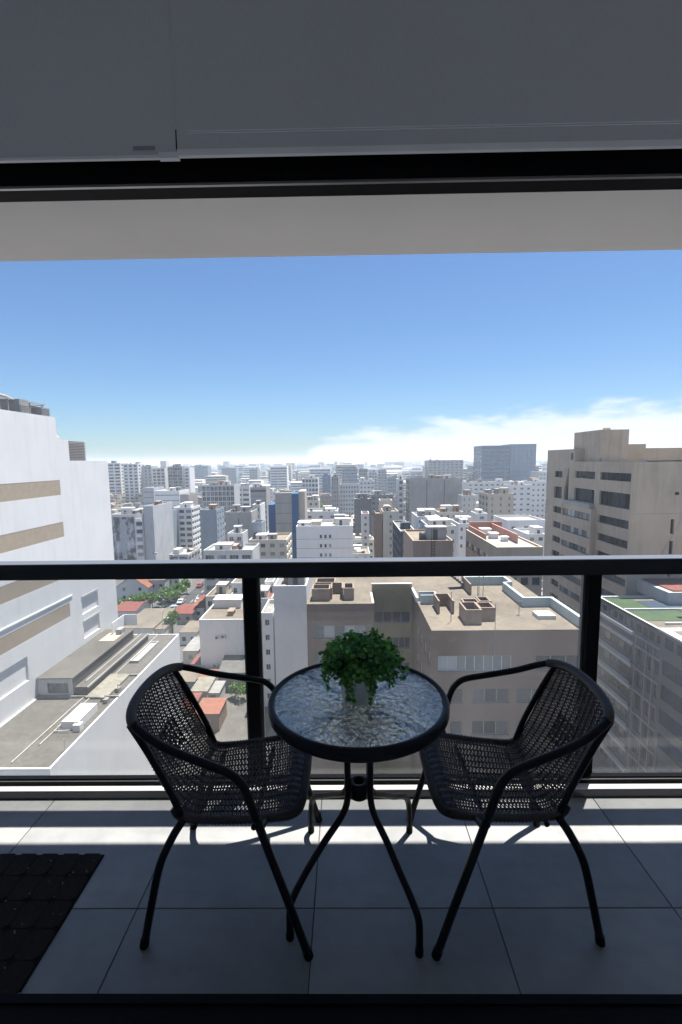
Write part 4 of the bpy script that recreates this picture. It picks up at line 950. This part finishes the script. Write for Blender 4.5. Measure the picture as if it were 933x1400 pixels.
# cars
def car_mesh(col):
    m, t, b = newmat('car_paint'); b.inputs['Base Color'].default_value = (*col, 1); b.inputs['Roughness'].default_value = .25; b.inputs['Coat Weight'].default_value = .6
    mb = MB(); prof = [(-2.1, .35), (-2.1, .85), (-1.9, .95), (-1.45, 1.0), (-.95, 1.45), (.55, 1.45), (1.15, 1.0), (1.95, .85), (2.1, .6), (2.1, .35)]
    for (x0, z0), (x1, z1) in zip(prof, prof[1:]+prof[:1]): mb.quad((x0, -.85, z0), (x1, -.85, z1), (x1, .85, z1), (x0, .85, z0))
    for y in (-.85, .85): n = len(mb.v); mb.v += [(x, y, z) for x, z in prof]; mb.f.append(tuple(range(n, n+10))); mb.m.append(0)
    gm = MB()
    for y in (-.862, .862): gm.quad((-1.3, y, 1.02), (1.0, y, 1.02), (.5, y, 1.38), (-.9, y, 1.38))
    gm.quad((1.19, -.75, 1.0), (1.19, .75, 1.0), (.6, .7, 1.42), (.6, -.7, 1.42)); gm.quad((-1.48, -.75, 1.02), (-1.48, .75, 1.02), (-1.0, .7, 1.42), (-1.0, -.7, 1.42))
    wm = MB(); wm.tube([(0, -.12, 0), (0, .12, 0)], .33, 12)
    return mb.mesh('body', [m]), gm.mesh('car_windows', [GLB]), wm.mesh('wheel', [BLACK])
CARS = {k: car_mesh(c) for k, c in (('white', (.75, .75, .75)), ('silver', (.4, .42, .44)), ('dark', (.05, .055, .06)), ('red', (.4, .05, .04)))}
def car(label, x, y, k, rz=pi/2, group='cars parked along the street', z=.06):
    t = thing('parked_car', label, 'car', (x, y, z), rz, group); bm, gm, wm = CARS[k]; obj('body', bm, t); obj('car_windows', gm, t)
    for a in (-1.3, 1.3):
        for b in (-.78, .78): obj('wheel', wm, t, (a, b, .33))
for (x, y, k, lab) in ((-51.6, 140, 'dark', 'dark car on the right kerb, nearest of the street cars'), (-57.4, 150, 'silver', 'silver car on the left kerb beside the garden trees'), (-57.4, 157, 'white', 'white car behind the silver one on the left kerb'),
  (-51.6, 158, 'white', 'white car two behind the dark car on the right kerb'), (-51.6, 164.5, 'dark', 'dark car between two white cars on the right kerb'), (-51.6, 171, 'white', 'white car just beyond the second dark car on the right kerb'),
  (-57.4, 178, 'red', 'red car on the left kerb of the street'), (-51.6, 183, 'silver', 'silver car far up the right kerb'), (-57.4, 192, 'white', 'white car far up the left kerb past the red car'), (-53, 200, 'white', 'white car driving in the lane, farthest up the street')):
    car(lab, x, y, k)
# ================================================================== mid city, one building at a time
W_, G_, D_2 = 'white', 'lightgrey', 'darkgrey'
AB = 'apartment_building'
def rowspec(c, r, wf=.7, h=1.5, fh=3.0, off=1.4): return (c, r, fh, wf, h, off)
# below the handrail
r_ = B('large blank white walled block in front of the balustrade post', 272, 342, 847, 100, 14, 'white', 'roof_sand', sheds=0, par=.35)
shed(r_[0], .8, 9, r_[4], 6.5, 4.2, 2.0, WALLS['offwhite'], False); shed(r_[0], 5.5, 3.5, r_[4], 1.2, 2.6, .9, WALLS['palebrown'], False)
r_ = B('white rooftop block with a sandy top behind the blank white walled block', 316, 338, 797, 128, 8, 'white', 'roof_sand', f=rowspec(2, 2, .4), sheds=0)
B('low terracotta parapet block beside the white rooftop block', 281, 315, 815, 124, 12, 'cream', 'roof_sand', f=rowspec(3, 3, .5), sheds=1)
B('plain white side wall block left of the brown apartment building', 374, 419, 801, 82, 22, 'white', 'roof_white', sheds=2, par=.5)
r_ = B('narrow white block with one column of small windows beside the post', 357, 373, 838, 88, 9, 'white', 'roof_white', f=(1, 8, 3.0, .35, 1.1, 1.4), sheds=0)
B('pale grey blue block with window strips just under the handrail', 278, 345, 752, 142, 12, 'lightgrey', 'roof_white', f=(4, 6, 3.2, .72, 1.5, 1.6), sheds=2, np_=3)
B('cream long block with sandy roof above the window strip block', 340, 392, 738, 165, 16, 'cream', 'roof_sand', f=(4, 4, 3, .5, 1.4, 1.4), r=(3, 5, 3, .8, 1.6, 1.2), sheds=2, name=AB)
B('terracotta roofed low house behind the white side wall', 346, 372, 818, 112, 10, 'offwhite', 'roof_red', f=rowspec(2, 3, .5), sheds=1)
B('bright white narrow block above the small windowed column', 362, 374, 795, 120, 10, 'white', 'roof_white', f=rowspec(1, 6, .6), sheds=0)
# left cluster
A = 'white towers on the left skyline'
B('white apartment tower with dark balcony rows touching the tall white wall', 138, 164, 633, 430, 16, 'white', f=(3, 14, 2.95, .78, 1.5, 1.3), r=(2, 14, 2.95, .4, 1.4, 1.3), sheds=1, name=AB)
B('slim white tower with three columns of dark windows', 168, 188, 634, 426, 16, 'white', f=(3, 16, 2.95, .62, 1.7, 1.2), r=(2, 14, 2.95, .4, 1.4, 1.3), sheds=1, name=AB)
B('grey slab tower with a narrow window strip beside the slim white tower', 190, 207, 637, 434, 14, 'lightgrey', f=(3, 16, 2.95, .3, 1.5, 1.2), sheds=1, name=AB)
B('pale tower with balcony grid and a tall stair head on the left skyline', 208, 225, 640, 430, 15, 'offwhite', f=(3, 14, 2.95, .7, 1.7, 1.2), sheds=0, name=AB)
B('white stair tower rising above the pale balcony grid tower', 219, 227, 630, 446, 7, 'white', sheds=0)
B('dark fronted tower with a white end fin above the striped white block', 229, 249, 638, 420, 15, 'grey', f=(3, 14, 2.95, .8, 2.0, 1.2), sheds=2, name=AB)
B('white fin walled tower closing the left skyline cluster', 251, 259, 639, 424, 14, 'white', f=(1, 12, 2.95, .5, 1.6, 1.2), sheds=0, name=AB)
r_ = B('striped white office block with dark floor lines below the left towers', 211, 245, 671, 300, 20, 'white', f=(1, 6, 3.6, .96, .45, 2.6), r=(1, 6, 3.6, .96, .45, 2.6), sheds=3)
B('plain pale flank wall left of the striped white office block', 195, 210, 667, 306, 18, 'lightgrey', f=(1, 6, 3.6, .96, .4, 2.6), sheds=0)
B('plain grey box right of the striped white office block', 246, 258, 676, 298, 18, 'warmgrey', sheds=0)
# mural building
r_ = B('building with a faded grey mural painted on its front wall', 152, 194, 703, 196, 16, 'offwhite', 'roof_sand', r=None, sheds=3, par=1.0)
m, t, b = newmat('mural_paint'); o = N(t, 'ShaderNodeTexCoord').outputs['Object']
c1 = ramp(t, noise(t, .32, 6, o, .6, (1, 1, .6)), [(.36, (.05, .045, .045)), (.47, (.14, .13, .13)), (.54, (.42, .43, .46)), (.66, (.62, .63, .65))]); t.links.new(c1, b.inputs['Base Color'])
mb = MB(); mb.box(.2, -.06, 4, r_[1]*.74, -.004, r_[3]-1.2); mb.build('mural', m, r_[0])
mb = MB(); P0 = Vector((r_[1]*.38, -.07, r_[3]-2.2))               # the pale standing figure of the mural, painted flat
for a0, b0, a1, b1 in ((-1.1, 1.1, 0, -2.4), (-1.7, 1.5, -2.4, -6.5), (-1.0, 2.2, -6.5, -9.5), (-1.9, 1.2, -9.5, -14), (-1.2, .9, -14, -17)):
    mb.quad(P0+Vector((a0, 0, a1)), P0+Vector((b0, 0, a1)), P0+Vector((b0*.8, 0, b1)), P0+Vector((a0*.9, 0, b1)))
mb.build('mural_figure', plain('mural_pale', (.5, .52, .55), .9, 0, .4, 1.0), r_[0])
for i in range(5):
    mb = MB(); mb.box(r_[1]*.80, -.9, r_[3]-3.2-3.3*i, r_[1]*.99, 0, r_[3]-1.9-3.3*i); mb.build('balcony', WALLS['white'], r_[0])
    mb = MB(); mb.box(r_[1]*.80, -.02, r_[3]-4.9-3.3*i, r_[1]*.99, -.003, r_[3]-3.25-3.3*i); mb.build('window', GL, r_[0])
B('plain grey flank block joined to the right of the mural building', 195.5, 209, 692, 197, 22, 'lightgrey', 'roof_sand', sheds=1)
B('bright white slim party wall right of the grey flank block', 212, 220, 697, 214, 14, 'white', sheds=0)
B('blue grey block with stepped balconies beside the white slim wall', 220, 233, 699, 226, 12, 'bluegrey', f=(2, 7, 3, .7, 1.6, 1.3), sheds=1)
B('white balcony block with dark recessed rows right of the blue grey block', 234, 262, 694, 236, 14, 'white', f=(3, 10, 3, .74, 1.6, 1.2), r=(4, 10, 3, .8, 1.6, 1.2), sheds=2, name=AB)
B('blank blue grey box building with a pale side wall', 273, 296, 697, 222, 14, 'bluegrey', 'roof_grey', r=(3, 8, 3, .3, 1.2, 1.4), sheds=1)
B('dark windowed office block with white frame on its facade', 276, 320, 663, 300, 16, 'lightgrey', 'roof_white', f=(8, 12, 3.3, .84, 2.7, 1.0), sheds=3)
mb = MB()
B('white and black banded office block in the middle distance', 321, 341, 664, 318, 16, 'white', f=(2, 12, 3.3, .82, 1.5, 2.2), sheds=2)
B('brown banded block with long dark window strips', 342, 364, 666, 282, 16, 'warmgrey', f=(1, 12, 3.2, .96, 1.4, 1.6), sheds=2)
B('cream windowless block with one dark vertical slot', 308, 344, 700, 182, 13, 'stone', 'roof_white', f=(1, 1, 3, .05, 9, 2.5), sheds=2)
B('white stepped balcony block right of the cream windowless block', 345, 356, 690, 200, 12, 'white', f=(1, 8, 3, .6, 1.5, 1.4), sheds=1)
B('slate grey lift house box above the cream long block', 344, 358, 714, 172, 7, 'bluegrey', f=(1, 1, 3, .7, 1.6, 4.0), sheds=0)
B('grey shed block with dark openings left of the cream long block', 311, 332, 729, 150, 8, 'lightgrey', f=(2, 2, 3, .5, 1.4, 1.2), sheds=1)
# grey tower with blue stripes
r_ = B('grey brown tower with deep blue vertical stripes near the centre', 376, 399, 674, 190, 14, 'warmgrey', 'roof_grey', sheds=0, par=.5)
for i in range(7):
    mb = MB(); mb.box(.05, -.03, r_[3]-4.2*(i+1), r_[1]-.05, -.002, r_[3]-4.2*(i+1)+.18); mb.build('floor_joint', WALLS['darkgrey'], r_[0])
for (dx0, dx1, zt_, dy) in ((r_[1]+.003, r_[1]+2.6, r_[3]-.3, -.4), (-2.9, -.003, r_[3]-4.8, .5)):
    mb = MB(); mb.box(dx0, dy, 0, dx1, 8, zt_); mb.build('blue_stripe_wall', WALLS['blue'], r_[0])
mb = MB(); mb.box(r_[1]+2.61, .6, 0, r_[1]+5.2, 12, r_[3]+.6); mb.build('flank_wall', WALLS['beige'], r_[0])
# white block with small windows
r_ = B('white lilac block with a column of small square windows above the handrail', 405, 483, 719, 150, 16, 'white', 'roof_white', f=None, sheds=2)
for j in range(5):
    mb = MB(); mb.box(0, -.04, r_[3]-3.05*(j+1)-1.3, r_[1], -.003, r_[3]-3.05*(j+1)-1.18); mb.build('floor_joint', WALLS['grey'], r_[0])
    for i in range(3): put_window(r_[0], lambda u, v, d: (u, d-.14, v), 0, (7.6+1.5*i, 8.3+1.5*i, r_[3]-3.05*j-4.0, r_[3]-3.05*j-2.9), .1, 1, FRG, GL)
shed(r_[0], .4, 2, r_[4], 4, 5, 1.6, WALLS['white']); shed(r_[0], 4.8, 3, r_[4], 3, 5, 1.8, WALLS['cream'], False)
B('white roofed block with rounded parapet behind the lilac white block', 416, 462, 699, 205, 14, 'white', 'roof_white', f=(3, 2, 3, .3, 1, 2), sheds=3)
B('cream cluttered roof block between the blue striped tower and white block', 414, 436, 684, 245, 12, 'cream', f=(3, 3, 3, .4, 1.3, 1.4), sheds=3)
B('white block with a dark window grid at the centre skyline', 413, 435, 654, 330, 12, 'white', f=(5, 14, 3.2, .72, 1.9, .8), r=(2, 12, 3.2, .4, 1.5, 1), sheds=1)
B('tall grey ribbed tower at the centre of the skyline', 453, 463, 652, 340, 12, 'grey', f=(3, 14, 3.1, .5, 1.6, 1), sheds=1)
B('pale grey blue office block right of the ribbed tower', 465, 491, 662, 345, 14, 'lightgrey', f=(7, 12, 3.2, .5, 1.5, 1.6), sheds=0)
B('white topped block among the centre right rows', 492, 512, 657, 360, 14, 'offwhite', f=(4, 8, 3.2, .5, 1.2, 1.6), sheds=2)
B('dark grey windowless tower in the centre right rows', 485, 508, 682, 240, 16, 'darkgrey', l=(3, 8, 3.1, .4, 1.4, 1.4), f=(4, 9, 3.2, .12, 1.6, 1.6), sheds=2)
B('dark stone block with stepped roof behind the cream stepped tower', 507, 538, 676, 262, 14, 'grey', f=(4, 4, 3, .5, 1.2, 1.4), sheds=2)
r_ = B('cream stepped tower with a brown recessed face', 524, 545, 699, 190, 12, 'cream', 'roof_sand', f=(1, 9, 3, .12, 1.3, 1.6), sheds=2)
B('brown recessed block joined to the cream stepped tower', 514, 523, 702, 190, 12, 'brown', 'roof_sand', l=(4, 8, 3, .8, 1.6, 1.0), sheds=0, name=AB)
B('white slim block with a red roof edge beside the brown recessed block', 495, 505, 702, 208, 10, 'white', 'roof_red', f=(1, 8, 3, .3, 1.2, 1.4), sheds=0)
B('cream upper tower rising behind the stepped tower', 520, 537, 684, 206, 9, 'cream', f=(2, 1, 3, .3, 1.2, 4), sheds=0)
r_ = B('broad grey blank wall tower with dark vertical joints', 560, 632, 654, 250, 15, 'warmgrey', 'roof_grey', l=(5, 12, 3.2, .7, 1.6, 1.2), sheds=3)
for i in range(1, 3):
    mb = MB(); mb.box(r_[1]*i/3-.25, -.05, 2, r_[1]*i/3+.25, -.003, r_[3]-1); mb.build('vertical_joint', WALLS['darkgrey'], r_[0])
for j in range(7):
    mb = MB(); mb.box(0, -.03, r_[3]-4.4*(j+1), r_[1], -.002, r_[3]-4.4*(j+1)+.2); mb.build('floor_joint', WALLS['grey'], r_[0])
B('white framed slim flank left of the broad grey wall tower', 545, 552, 655, 256, 12, 'offwhite', f=(1, 12, 3.2, .6, 1.7, 1), sheds=1)
B('hazy stepped tower rising behind the broad grey wall tower', 586, 634, 629, 640, 30, 'grey', f=(8, 14, 3.6, .5, 1.6, 2), l=(4, 14, 3.6, .5, 1.6, 2), sheds=2)
B('hazy narrow tower left of the stepped hazy tower', 582, 589, 638, 650, 24, 'grey', f=(2, 12, 3.6, .5, 1.6, 2), sheds=0)
B('beige apartment block with columns of dark windows', 668, 703, 675, 220, 16, 'beige', 'roof_sand', f=(3, 12, 3.0, .2, 1.4, 1.6), l=(3, 12, 3, .6, 1.6, 1.4), sheds=3, name=AB)
B('cream flat roofed block left of the beige apartment block', 632, 652, 677, 240, 14, 'offwhite', 'roof_white', f=(3, 8, 3, .2, 1.2, 1.6), sheds=2)
# blue glass tower
r_ = B('large blue glass office tower standing alone on the right skyline', 659, 698, 609, 452, 28, 'slateblue', 'roof_grey', f=(6, 15, 4.0, .93, 2.9, .8), l=(4, 15, 4.0, .93, 2.9, .8), sheds=0, gl=GLT)
r2 = B('right wing of the blue glass office tower, slightly set back', 698.5, 734, 607, 454, 26, 'slateblue', 'roof_grey', f=(6, 15, 4.0, .95, 3.2, .6), sheds=0, gl=GLT)
B('white office block with small windows below the blue glass tower', 700, 728, 663, 302, 16, 'white', f=(3, 8, 3.4, .4, 1.2, 1.8), sheds=3)
B('white office block right of and taller than its white neighbour', 727, 747, 658, 310, 18, 'white', f=(3, 8, 3.4, .4, 1.2, 1.8), sheds=2)
B('long white roof deck block in front of the blue glass tower', 640, 700, 659, 380, 18, 'offwhite', f=(8, 8, 3.4, .5, 1.2, 1.8), sheds=3)
B('white box hall with a bright flat roof left of the tan building', 694, 746, 711, 190, 18, 'white', 'roof_white', f=(3, 2, 3.4, .3, 1, 2.6), sheds=0)
B('low white annex with a dark window beside the white box hall', 722, 746, 730, 160, 14, 'white', 'roof_white', f=(2, 2, 3.4, .5, 1.2, 1.2), sheds=1)
B('pale hazy block against the sky left of the tan building', 738, 752, 645, 420, 20, 'offwhite', f=(3, 10, 3.4, .4, 1.2, 1.8), sheds=0)
# dark glass block, brown box, pink parapet roof
B('dark blue glazed block with a white roof edge', 548, 569, 726, 150, 26, 'navy', 'roof_grey', f=(3, 7, 3.1, .85, 1.9, .9), l=(7, 7, 3.1, .85, 1.9, .9), sheds=2, gl=GLB, cap=WALLS['white'], par=.5)
r_ = B('plain brown block with a sandy roof just above the handrail', 565, 620, 739, 84, 14, 'palebrown', 'roof_sand', f=None, sheds=1, par=.4)
for x in (3.3, 3.9):
    mb = MB(); mb.box(x, -.12, 6, x+.06, -.06, r_[3]+2.2); mb.build('ladder_rail', BLACK, r_[0])
lr = MB(); lr.box(3.36, -.11, 0, 3.9, -.07, .05); lrm = lr.mesh('ladder_rung', BLACK)
for i in range(40): obj('ladder_rung', lrm, r_[0], (0, 0, 12+.55*i))
for h in ((5.3, 6.6, 24.5, 26.6), (1.0, 2.2, 27.5, 28.7), (5.2, 6.6, 28, 29.2)): put_window(r_[0], lambda u, v, d: (u, d-.14, v), 0, h, .1, 1, FRG, GL)
r_ = B('olive block with a pink walled roof terrace beside the tan building', 680, 743, 748, 76, 20, 'sand', 'roof_white', f=(4, 6, 3.1, .7, 1.4, 2.0), l=(5, 6, 3.1, .8, 1.3, 2.2), sheds=0, par=.3)
pk = MB(); Wd, Dp, zi = r_[1], r_[2], r_[4]
pk.box(.6, Dp-.5, zi, Wd-.3, Dp-.25, zi+1.9); pk.box(Wd-2.5, 5, zi, Wd-2.3, Dp-.6, zi+1.6); pk.box(.4, 8, zi, .6, Dp-.5, zi+1.2); pk.build('terrace_wall', WALLS['pink'], r_[0])
for (x, y, w, h) in ((2, 10, 1.4, .9), (3.2, 7, 1.0, .7), (1.5, 14, 1.8, 1.1)): shed(r_[0], x, y, zi, w, w, h, WALLS['white'], False, 'roof_unit')
B('white cluttered roof block left of the pink walled terrace', 628, 650, 716, 165, 14, 'white', 'roof_white', f=(3, 3, 3, .4, 1.2, 1.4), sheds=4)
B('pale house with stair sheds above the plain brown block', 586, 624, 719, 150, 16, 'offwhite', 'roof_sand', f=(4, 3, 3, .4, 1.2, 1.4), sheds=5)
B('white low roof crowded with sheds right of the dark glazed block', 571, 600, 706, 178, 16, 'white', 'roof_white', f=(4, 3, 3, .4, 1.2, 1.4), sheds=5)
B('beige low roof crowded with sheds under the broad grey wall tower', 600, 634, 700, 200, 14, 'cream', 'roof_sand', f=(4, 3, 3, .4, 1.2, 1.4), sheds=5)
B('white tower flank between low roofs and the beige apartment block', 652, 667, 702, 205, 10, 'white', 'roof_white', f=(1, 3, 3, .4, 1.2, 1.4), sheds=1)
# hazy skyline
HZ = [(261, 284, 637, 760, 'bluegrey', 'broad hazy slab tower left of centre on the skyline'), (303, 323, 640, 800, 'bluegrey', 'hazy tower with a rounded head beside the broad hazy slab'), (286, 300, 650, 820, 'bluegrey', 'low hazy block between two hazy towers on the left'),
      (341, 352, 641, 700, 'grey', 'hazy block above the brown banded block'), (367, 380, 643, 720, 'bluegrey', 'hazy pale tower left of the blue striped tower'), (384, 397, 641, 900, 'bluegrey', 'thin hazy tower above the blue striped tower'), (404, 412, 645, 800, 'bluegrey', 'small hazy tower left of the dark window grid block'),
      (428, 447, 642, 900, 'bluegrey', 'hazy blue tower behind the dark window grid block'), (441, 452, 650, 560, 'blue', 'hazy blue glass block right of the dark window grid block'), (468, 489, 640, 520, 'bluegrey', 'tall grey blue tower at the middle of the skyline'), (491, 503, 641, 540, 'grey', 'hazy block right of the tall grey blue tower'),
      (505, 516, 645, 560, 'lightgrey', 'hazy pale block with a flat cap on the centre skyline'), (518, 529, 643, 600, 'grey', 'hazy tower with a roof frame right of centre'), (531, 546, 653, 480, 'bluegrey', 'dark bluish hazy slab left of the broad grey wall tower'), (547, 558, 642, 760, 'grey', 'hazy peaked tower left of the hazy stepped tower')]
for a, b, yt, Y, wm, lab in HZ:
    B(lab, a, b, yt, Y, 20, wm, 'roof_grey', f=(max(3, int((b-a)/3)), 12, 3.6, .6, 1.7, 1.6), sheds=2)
# ------------------------------------------------------------------ the ordinary blocks in between
def clash(x0, y0, x1, y1): return any(x0 < f[2] and x1 > f[0] and y0 < f[3] and y1 > f[1] for f in FOOT)
ROADX = ((-61, -48), (-22.5, -14), (22, 38.5))
LOOK = [('white', 'roof_white', 'plain white'), ('offwhite', 'roof_sand', 'off-white'), ('cream', 'roof_sand', 'cream'), ('lightgrey', 'roof_white', 'pale grey'), ('warmgrey', 'roof_grey', 'warm grey'), ('beige', 'roof_sand', 'beige'), ('white', 'roof_red', 'red roofed white'), ('palebrown', 'roof_sand', 'light brown'), ('bluegrey', 'roof_white', 'blue grey')]
ANCH = [(-.52, 'near the mural building'), (-.36, 'below the left towers'), (-.22, 'around the blank box building'), (-.10, 'around the blue striped tower'), (.04, 'behind the lilac white block'), (.16, 'around the stepped tower'), (.28, 'near the broad grey tower'), (.40, 'near the glass tower'), (9, 'beside the tan building')]
PROTO = {}
def fill(x, y, wd, dp, h, li, rnd):
    wm, rm, nm = LOOK[li]; k = (li, round(wd), round(dp), round(h/3.2))
    fl_ = max(1, round(h/3.2)); z = fl_*3.2+.6; wd, dp = k[1], k[2]
    s = 'low' if fl_ <= 3 else ('mid-height' if fl_ <= 6 else 'tall')
    an_ = next(t for q, t in ANCH if x/y < q)
    ph = ('crowded roofs' if y < 230 else ('middle rows' if y < 420 else 'far hazy rows'))
    wst = ('narrow-windowed', 'square-windowed', 'ribbon-windowed')[(li*7+k[1]+fl_) % 3]
    num = ('', 'one', 'two', 'three', 'four', 'five', 'six', 'seven', 'eight', 'nine', 'ten', 'eleven')[fl_]
    lab = f'{num}-storey {wst} {nm} block, {ph}, {an_}'
    root = thing('city_block', lab, 'building', (x, y, 0), 0, f'{num}-storey {wst} {nm} blocks, {ph}, {an_}')
    if k not in PROTO:
        r = random.Random(hash(k) % 9999); F = wall_frames(wd, dp); mb = MB(); zi = z-.6
        for kk in 'flrb': mb.quad(F[kk][0](0, 0, 0), F[kk][0](F[kk][2], 0, 0), F[kk][0](F[kk][2], z, 0), F[kk][0](0, z, 0))
        for (a, b, c, d) in ((.2, .2, wd-.2, .2), (.2, dp-.2, wd-.2, dp-.2), (.2, .2, .2, dp-.2), (wd-.2, .2, wd-.2, dp-.2)): mb.quad((a, b, zi), (c, d, zi), (c, d, z), (a, b, z))
        for q in ((0, 0, wd, .2), (0, dp-.2, wd, dp), (0, .2, .2, dp-.2), (wd-.2, .2, wd, dp-.2)): mb.quad((q[0], q[1], z), (q[2], q[1], z), (q[2], q[3], z), (q[0], q[3], z))
        rm_ = MB(); rm_.quad((.2, .2, zi), (wd-.2, .2, zi), (wd-.2, dp-.2, zi), (.2, dp-.2, zi))
        wn = MB(); n = max(2, int(wd/3)); wf = (.4, .55, .8)[(li*7+k[1]+fl_) % 3]; hh = r.choice((1.2, 1.5, 1.9))
        for kk, nn in (('f', n), ('l', max(2, int(dp/4))), ('r', max(2, int(dp/4)))):
            fr, _, w = F[kk]; bay = w/nn
            if kk != 'f' and r.random() < .4: continue
            for i in range(fl_):
                for c in range(nn):
                    if r.random() < .08: continue
                    u0, u1, v0 = bay*(c+.5-wf/2), bay*(c+.5+wf/2), .9+3.2*i
                    for (a, b, c_, d) in ((u0, u1, v0, v0+hh),):
                        wn.quad(fr(a, c_, -.05), fr(b, c_, -.05), fr(b, d, -.05), fr(a, d, -.05)); wn.quad(fr(a-.1, c_, -.12), fr(b+.1, c_, -.12), fr(b+.1, c_, 0), fr(a-.1, c_, 0), 1); wn.quad(fr(a-.1, c_-.15, -.12), fr(b+.1, c_-.15, -.12), fr(b+.1, c_, -.12), fr(a-.1, c_, -.12), 1)
        sm = MB()
        for i in range(r.randint(2, 5)):
            w_, d_, h_ = r.uniform(1.5, wd*.45), r.uniform(1.5, dp*.45), r.uniform(.8, 3); xx, yy = r.uniform(.4, wd-w_-.3), r.uniform(.4, dp-d_-.3)
            sm.box(xx, yy, zi, xx+w_, yy+d_, zi+h_, r.choice((0, 0, 1, 2)))
        for i in range(2):
            xx, yy = r.uniform(1, wd-1), r.uniform(1, dp-1); sm.lathe([(.01, zi+1.5), (.6, zi+1.3), (.6, zi)], 8, (xx, yy), 3)
        PROTO[k] = (mb.mesh('wall', WALLS[wm]), rm_.mesh('roof', WALLS[rm]), wn.mesh('windows', [GLJ, WALLS['lightgrey']]), sm.mesh('roof_sheds', [WALLS[wm], WALLS['palebrown'], WALLS['stone'], BLACKT]))
    a, b, c, d = PROTO[k]; obj('wall', a, root); obj('roof', b, root)
    o = obj('windows', c, root); o['kind'] = 'stuff'; o = obj('roof_sheds', d, root); o['kind'] = 'stuff'
    FOOT.append((x-.5, y-.5, x+wd+.5, y+dp+.5))
rnd = random.Random(5); nf = 0; yy = 104.0
while yy < 640 and nf < 299:
    dp = rnd.choice((10, 12, 14, 16)); xl = -(466/642)*yy*1.04; xx = xl; xr = -xl
    while xx < xr and nf < 299:
        wd = rnd.choice((8, 10, 12, 14, 18, 22)) if yy > 230 else rnd.choice((8, 10, 12))
        x = xx; xx += wd+rnd.choice((0.6, 1, 1.5, 4))*(1 if yy < 300 else 3)
        q = x/yy
        if any(x < b and x+wd > a for a, b in ROADX) and yy < 420: continue
        if clash(x, yy, x+wd, yy+dp): continue
        if yy < 230: h = rnd.choice((6.4, 6.4, 9.6, 9.6, 12.8)) if -.56 < q < -.05 else rnd.choice((9.6, 12.8, 16))
        elif yy < 420: h = rnd.choice((9.6, 12.8, 16, 19.2, 22.4))
        else: h = rnd.choice((12.8, 19.2, 25.6, 28.8, 32))
        if yy > 230 and rnd.random() < .25: continue
        if yy < 188 and q < -.2: continue
        if yy < 275 and -.44 < q < -.24: h = rnd.choice((6.4, 6.4, 9.6))
        yt_ = 629+(48.5-h-1)*642/yy
        while h > 6 and any(q < p[1] and (x+wd)/yy > p[0] and yy < p[2] and yt_ < p[3] for p in PROT): h -= 3.2; yt_ = 629+(48.5-h-1)*642/yy
        if any(q < p[1] and (x+wd)/yy > p[0] and yy < p[2] and yt_ < p[3]-6 for p in PROT): continue
        fill(x, yy, wd, dp, h, rnd.choices(range(9), (2.5, 3.5, 4, 4, 4, 4.5, 2 if yy < 230 else .3, 2.5, 2.5))[0], rnd); nf += 1
    yy += dp+rnd.choice((2, 4, 8))*(1 if yy < 230 else 1.8)
acm = MB(); acm.bevbox(0, -.36, 0, .9, 0, .66, .02); acm.box(.08, -.37, .08, .62, -.361, .58, 1); acm.box(.02, -.3, -.12, .08, 0, -.001); acm.box(.8, -.3, -.12, .86, 0, -.001)
acme = acm.mesh('air_conditioner', [FRW, FRD])
for o in [o for o in COL.objects if o.name.startswith(('apartment_block', 'city_block')) and o.location.y < 240]:
    for k in range(R.choice((0, 1, 2, 3))): obj('air_conditioner', acme, o, (R.uniform(.6, 5.5), -.13, 3+3.2*R.randrange(0, 3)+R.random()*.3))
# the far city, one hazy mass
mats = [WALLS[k] for k in ('white', 'lightgrey', 'offwhite', 'bluegrey', 'cream', 'warmgrey')]; fc = MB(); fw = MB(); rnd = random.Random(11)
for i in range(1500):
    y = 640+2600*rnd.random()**1.4; x = rnd.uniform(-.8, .8)*y; w = rnd.uniform(14, 40); h = rnd.choice((12, 16, 20, 26, 30, 36))*rnd.uniform(.8, 1.15)
    if rnd.random() < .07: h *= 1.35; w *= .7
    m_ = rnd.randrange(6)
    if clash(x, y, x+w, y+w): continue
    fc.box(x, y, 0, x+w, y+rnd.uniform(14, 30), h, m_, False)
    if y < 1300:
        for k in range(int(h/3.6)): fw.quad((x+1, y-.1, 1.2+3.6*k), (x+w-1, y-.1, 1.2+3.6*k), (x+w-1, y-.1, 2.8+3.6*k), (x+1, y-.1, 2.8+3.6*k))
fo = tag(fc.build('far_city', mats), 'hazy mass of pale far city blocks along the horizon', 'city', kind='stuff'); tag(fw.build('windows', GLJ, fo), kind='stuff')
# ------------------------------------------------------------------ sea air
hm = bpy.data.materials.new('haze'); hm.use_nodes = True; t = hm.node_tree; t.nodes.clear()
pv_ = N(t, 'ShaderNodeVolumePrincipled'); pv_.inputs['Color'].default_value = (.80, .90, 1.0, 1); pv_.inputs['Density'].default_value = .00032; pv_.inputs['Anisotropy'].default_value = .3
ho = N(t, 'ShaderNodeOutputMaterial'); t.links.new(pv_.outputs[0], ho.inputs['Volume'])
mb = MB(); mb.box(-7400, -80, -1.2, 7400, 9400, 72); h_ = mb.build('haze', hm); h_['kind'] = 'stuff'
